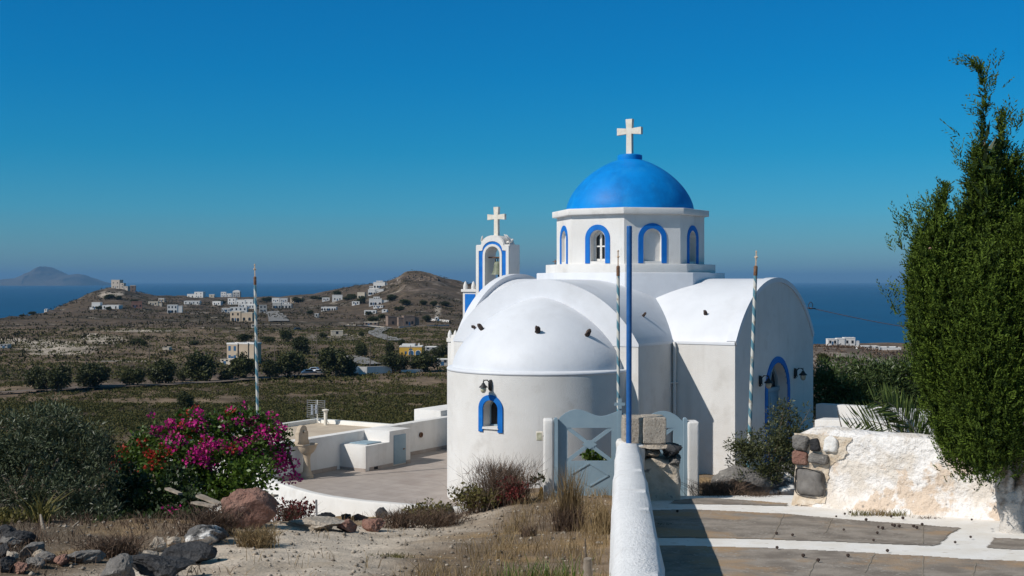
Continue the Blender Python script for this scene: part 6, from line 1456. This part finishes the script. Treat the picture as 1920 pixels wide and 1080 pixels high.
H('brown stone house with a white side wing, right one of the pair by the road', [(757, 778, 594, 611), (747, 758, 597, 610), (776, 787, 596, 610)], 'brown', 2, rot=18, roof='brown')
H('small white chapel with a vaulted roof near the hill foot', [(815, 822, 597, 603)], 'white', 1, vault=True, cat='chapel', name='far_chapel')
H('beige windowless field hut in the middle vineyard', [(621, 643, 622, 631)], 'beige', 1, rot=10, roof='beige', cat='hut', name='hut', door=False)
H('little stone hut beside the flagpole in the fields', [(471, 478, 609, 616)], 'stone', 1, roof='beige', cat='hut', name='hut', door=False)
H('pale low field shed in the left vineyard', [(305, 317, 652, 657)], 'beige', 1, roof='beige', cat='hut', name='hut', door=False)
H('grey ruined shed at the left picture edge', [(0, 14, 647, 654)], 'grey', 2, roof='grey', cat='hut', name='hut')
H('grey flat building in shade near the chapel wall', [(797, 838, 652, 660)], 'grey', 4, roof='white')
H('dark grey shed beside the chapel edge under the yellow house', [(819, 840, 675, 686)], 'grey', 2, roof='white', cat='shed', name='shed')
H('tiny white sea-edge chapel on the left headland', [(83, 88, 581, 585)], 'white', 1, vault=True, cat='chapel', name='far_chapel', door=False)
H('white stepped villa above the sea on the right', [(1552, 1570, 637, 648), (1570, 1584, 636, 648), (1584, 1604, 635, 649), (1598, 1612, 641, 650)], 'white', 2, cat='villa', name='villa')
H('low white terrace building stepping down right of the sea villa', [(1612, 1650, 650, 656), (1640, 1690, 652, 657)], 'white', 3, cat='terrace building', name='villa', door=False)
for lb_, b_, c_, w__, kw in (('little beige house behind the terracotta one', [(297, 308, 561, 567)], 'beige', 2, {}), ('white flat house between the stepped white house and the flagpole', [(462, 476, 573, 579)], 'white', 3, {}), ('white cube house left of the stepped white house', [(398, 414, 566, 573)], 'white', 2, dict(rot=-8)),
  ('small white house behind the grey porch house', [(528, 542, 568, 573)], 'white', 2, {}), ('long white house tucked above the upper road end', [(447, 478, 572, 578)], 'white', 5, {}), ('low white house left of the small right-hill house', [(604, 618, 559, 565)], 'white', 2, dict(rot=6)),
  ('tiny white house right of the low hill-foot shed', [(716, 726, 581, 586)], 'white', 1, {}), ('white terrace house below the widest hillside villa', [(700, 718, 574, 579)], 'white', 4, {}), ('white annex left of the widest hillside villa', [(660, 674, 566, 572)], 'white', 2, {}), ('pale little house on the skyline between the white pairs', [(392, 402, 553, 558)], 'beige', 1, {})):
    H(lb_, b_, c_, w__, **kw)
# craggy crest of the right hill
mb = MB(); vs_, fs_ = [], []
for k in range(70):
    px_ = 752+rng.uniform(0, 70); py_ = 519+rng.uniform(0, 7)+abs(px_-785)*.06; x, y, z = hit(px_, py_); r_ = rng.uniform(.8, 2.4)
    me = rock_mesh('crag', 500+k, sub=3); me.transform(Matrix.Translation((x, y+1, z)) @ Matrix.Rotation(rng.uniform(0, 6), 4, 'Z') @ Matrix.Diagonal((r_*1.6, r_, r_*.9, 1))); o_ = len(vs_)
    vs_ += [v.co[:] for v in me.vertices]; fs_ += [[i_+o_ for i_ in p_.vertices] for p_ in me.polygons]
link_mesh('hilltop_crags', np_mesh('crags', np.array(vs_), np.array(fs_)), mat('crag_rock', (.085, .062, .046), (.16, .12, .09), .5, .95), smooth=30)['kind'] = 'structure'
def ytan(root, T, s):
    mb = MB(T)
    for u, z, w_, h in ((6.2, 3.6, .9, 1.5), (-1.6, 3.6, .9, .9), (9.5, 3.4, 1.8, 1.0)): mb.box(u-w_/2, u+w_/2, -.28 if u < 0 else -.28, -.1, z, z+h)
H('tan two-storey block house with plain walls behind the track-side trees', [(424, 448, 646, 680), (450, 470, 645, 680), (468, 482, 645, 681), (421, 428, 658, 680)], 'tan', 2, rot=-24, win='hblue')
H('low pink-planted terrace wall house front left of the tan block house', [(412, 440, 675, 684)], 'beige', 3, roof='beige', cat='terrace', name='terrace_house', rot=-20)
def yel(root, T, s):
    mb = MB(T); mb.box(-3.9, 1.6, .6, 4.5, 4.0, 5.6); mb.build('roof_parapet', HM['white'], root)
    mb = MB(T); mb.box(2.2, 2.9, 1.5, 2.2, 3.9, 5.9); mb.build('chimney', HM['white'], root)
    for u in (-.6, 2.1):
        mb = MB(T); arch_band(mb, flat_map((0, -.21, 0), (1, 0, 0), (0, -1, 0)), u, .82, .5, 1.3, .16, .05); f = mb.build('arch_window', HM['white'], root)
        mb = MB(T); mb.prism([(u-.82, .5)]+[(u-.82*math.cos(math.pi*k/10), 1.3+.82*math.sin(math.pi*k/10)) for k in range(11)]+[(u+.82, .5)], 'y', -.24, -.18); mb.build('pane', M['hblue'], f)
yx, yd, yz_ = hit(770, 666)
def yel2(root, T, s):
    k = s; mb = MB(T); mb.box(-17*k, 7*k, 1.0, 6, 15*k, 21*k); mb.build('roof_parapet', HM['white'], root)
    mb = MB(T); mb.box(13*k, 16*k, 2, 2.6, 15*k, 22*k); mb.build('chimney', HM['white'], root)
    for u in (1.0*k, 14*k):
        r_ = 4.6*k; mb = MB(T); arch_band(mb, flat_map((0, -.2, 0), (1, 0, 0), (0, -1, 0)), u, r_, 1*k, 5*k, .9*k, .08); f = mb.build('arch_window', HM['white'], root)
        mb = MB(T); mb.prism([(u-r_, 1*k)]+[(u-r_*math.cos(math.pi*j/10), 5*k+r_*math.sin(math.pi*j/10)) for j in range(11)]+[(u+r_, 1*k)], 'y', -.25, -.18); mb.build('pane', M['hblue'], f)
    mb = MB(T); mb.box(-11*k, -7.5*k, -.25, -.18, 3*k, 8*k); mb.build('window', M['hblue'], root)
H('yellow house with two blue arched windows and white roof parapet', [(749, 791, 651, 667)], 'yellow', 1, extra=yel2, win='hblue', door=False)
# long white walls
def far_wall(pts, hpx, label, m='white', th=.4):
    mb = MB(); P3 = [hit(*p) for p in pts]
    for a, b in zip(P3, P3[1:]):
        h = hpx*a[1]/F; t = Vector((b[0]-a[0], b[1]-a[1], 0)).normalized(); n_ = Vector((t.y, -t.x, 0))*th/2
        lo_ = [mb.V((q[0]+s_*n_.x, q[1]+s_*n_.y, q[2]-1)) for q, s_ in ((a, 1), (b, 1), (b, -1), (a, -1))]; hi_ = [mb.V((q[0]+s_*n_.x, q[1]+s_*n_.y, q[2]+h)) for q, s_ in ((a, 1), (b, 1), (b, -1), (a, -1))]
        mb.f.append(hi_)
        for k in range(4): mb.f.append([lo_[k], lo_[(k+1) % 4], hi_[(k+1) % 4], hi_[k]])
    tag(mb.build('boundary_wall', HM[m]), label, 'wall')
far_wall([(672, 702), (688, 702), (734, 700)], 14, 'long white boundary wall with a white van at its left end')
far_wall([(752, 700), (793, 698)], 6, 'low white wall under the trees before the yellow house')
far_wall([(806, 601), (842, 604)], 3.5, 'long thin white wall near the hill foot beside the far chapel')
far_wall([(652, 611), (700, 614), (722, 616)], 2.5, 'low pale roadside wall left of the brown houses', 'beige')
far_wall([(748, 615), (842, 612)], 3.0, 'grey roadside wall right of the brown houses', 'grey')
far_wall([(190, 679), (258, 678)], 1.6, 'thin pale field wall in the left vineyard', 'stone')
far_wall([(700, 529), (746, 527)], 1.6, 'thin pale wall along the crest of the right hill', 'stone')
# roads
def road(name, pts, wpx, m):
    co = []; fs = []
    Q = [Vector(hit(*p)) for p in pts]; S_ = []
    for a in range(len(Q)-1):
        q0, q1, q2, q3 = Q[max(a-1, 0)], Q[a], Q[a+1], Q[min(a+2, len(Q)-1)]
        for k in range(8):
            t = k/8; S_.append(.5*((2*q1)+(q2-q0)*t+(2*q0-5*q1+4*q2-q3)*t*t+(3*q1-q0-3*q2+q3)*t**3))
    S_.append(Q[-1])
    mb = MB(); prev = None
    for k, q in enumerate(S_):
        t = (S_[min(k+1, len(S_)-1)]-S_[max(k-1, 0)]); t.z = 0; t.normalize(); n_ = Vector((t.y, -t.x, 0))*wpx/2
        cur = [mb.V((q.x+n_.x*u, q.y+n_.y*u, gz(q.x+n_.x*u, q.y+n_.y*u)+.6)) for u in (-1, -.3, .3, 1)]
        if prev:
            for j in range(3): mb.f.append([prev[j], prev[j+1], cur[j+1], cur[j]])
        prev = cur
    o = mb.build(name, m, origin=(0, 0, 0)); o['kind'] = 'structure'
M['asphalt'] = mat('worn_asphalt', (.17, .16, .15), (.23, .215, .20), .2, .95, world=True)
road('lower_road', [(742, 641), (728, 636), (712, 631), (703, 627), (706, 622), (716, 618), (722, 616), (700, 614), (655, 611)], 7, M['asphalt'])
road('upper_road', [(523, 604), (520, 596), (514, 589), (508, 586), (500, 585)], 13, M['asphalt'])
road('lane', [(655, 670), (672, 676), (690, 684), (712, 686)], 7, M['asphalt'])
road('dirt_track', [(-60, 741), (100, 734), (250, 727), (420, 718), (600, 704)], 6, mat('dirt_track', (.12, .092, .072), (.17, .135, .11), .15, .95, world=True))
# cars
def car(px, py, w_m, h_m, colr, label, rot=0, van=False):
    x, y, z = hit(px, py); root = empty('parked_van' if van else 'parked_car', (x, y, z+.05), label, 'van' if van else 'car', R(rot), 'vehicles parked by the track'); T = MW[root.name]
    mb = MB(T); L_ = w_m/2
    pr = [(-L_, .35), (-L_, .85), (-L_*.82, .95), (-L_*.55, h_m*.98), (L_*.35, h_m), (L_*.62, .98), (L_*.96, .85), (L_, .4)] if not van else [(-L_, .35), (-L_, h_m), (L_*.45, h_m), (L_*.72, 1.1), (L_*.98, 1.0), (L_, .4)]
    mb.prism(pr, 'y', -.85, .85); mb.build('body', mat('car_paint', colr, None, 1, .25, spec=.6), root, bevel=.05)
    mb = MB(T)
    g = [(-L_*.55, 1.0), (-L_*.46, h_m*.93), (L_*.28, h_m*.93), (L_*.48, 1.0)] if not van else [(L_*.1, 1.1), (L_*.1, h_m*.9), (L_*.4, h_m*.9), (L_*.62, 1.1)]
    mb.prism(g, 'y', -.865, .865); mb.build('windows', M['dark'], root)
    for sx_ in (-.6, .6):
        for sy_ in (-.8, .8):
            mb = MB(T @ Matrix.Translation((sx_*L_, sy_, .32)) @ Matrix.Rotation(R(90), 4, 'X')); mb.lathe([(.32, -.1), (.33, 0), (.32, .1)], n=14); mb.build('wheel', M['black'], root)
car(579, 703, 4.2, 1.5, (.06, .10, .16), 'dark blue car parked by the track left of the tall tree', 20)
car(597, 703, 4.0, 1.5, (.66, .66, .66), 'white car parked right of the dark blue one', 25)
car(590, 699, 3.8, 1.5, (.25, .28, .32), 'grey car half hidden behind the dark blue one', -10)
car(667, 702, 4.6, 2.1, (.7, .71, .72), 'white van at the left end of the long white wall', 80, True)
car(558, 620, 4.2, 1.5, (.03, .035, .04), 'small dark car far away on the dirt field track', 30)
# utility poles
for k, (px, yb, yt, lb) in enumerate(((594, 678, 625, 'tall dark utility pole, right one of the near pair in the field'), (585, 670, 633, 'shorter utility pole left of the tall one'), (515, 690, 640, 'utility pole behind the trees right of the flagpole'), (694, 690, 645, 'utility pole beside the curve above the white wall'), (161, 692, 652, 'lone utility pole at the left vineyard'), (280, 676, 640, 'utility pole in the middle-left vineyard'), (430, 640, 612, 'utility pole above the tan block house'), (770, 690, 648, 'utility pole in front of the yellow house'), (726, 655, 628, 'utility pole beside the road bend'), (836, 640, 590, 'utility pole close to the chapel edge'))):
    x, y, z = hit(px, yb); h = (yb-yt)*y/F; root = empty('utility_pole', (x, y, z), lb, 'utility pole', 0, 'utility poles in the valley')
    mb = MB(); mb.tube([(x, y, z-.5), (x, y, z+h)], [.16, .11], 6); mb.build('pole', M['bark'], root)
    mb = MB(); mb.box(x-.9, x+.9, y-.06, y+.06, z+h-.7, z+h-.55); mb.build('crossarm', M['bark'], root)
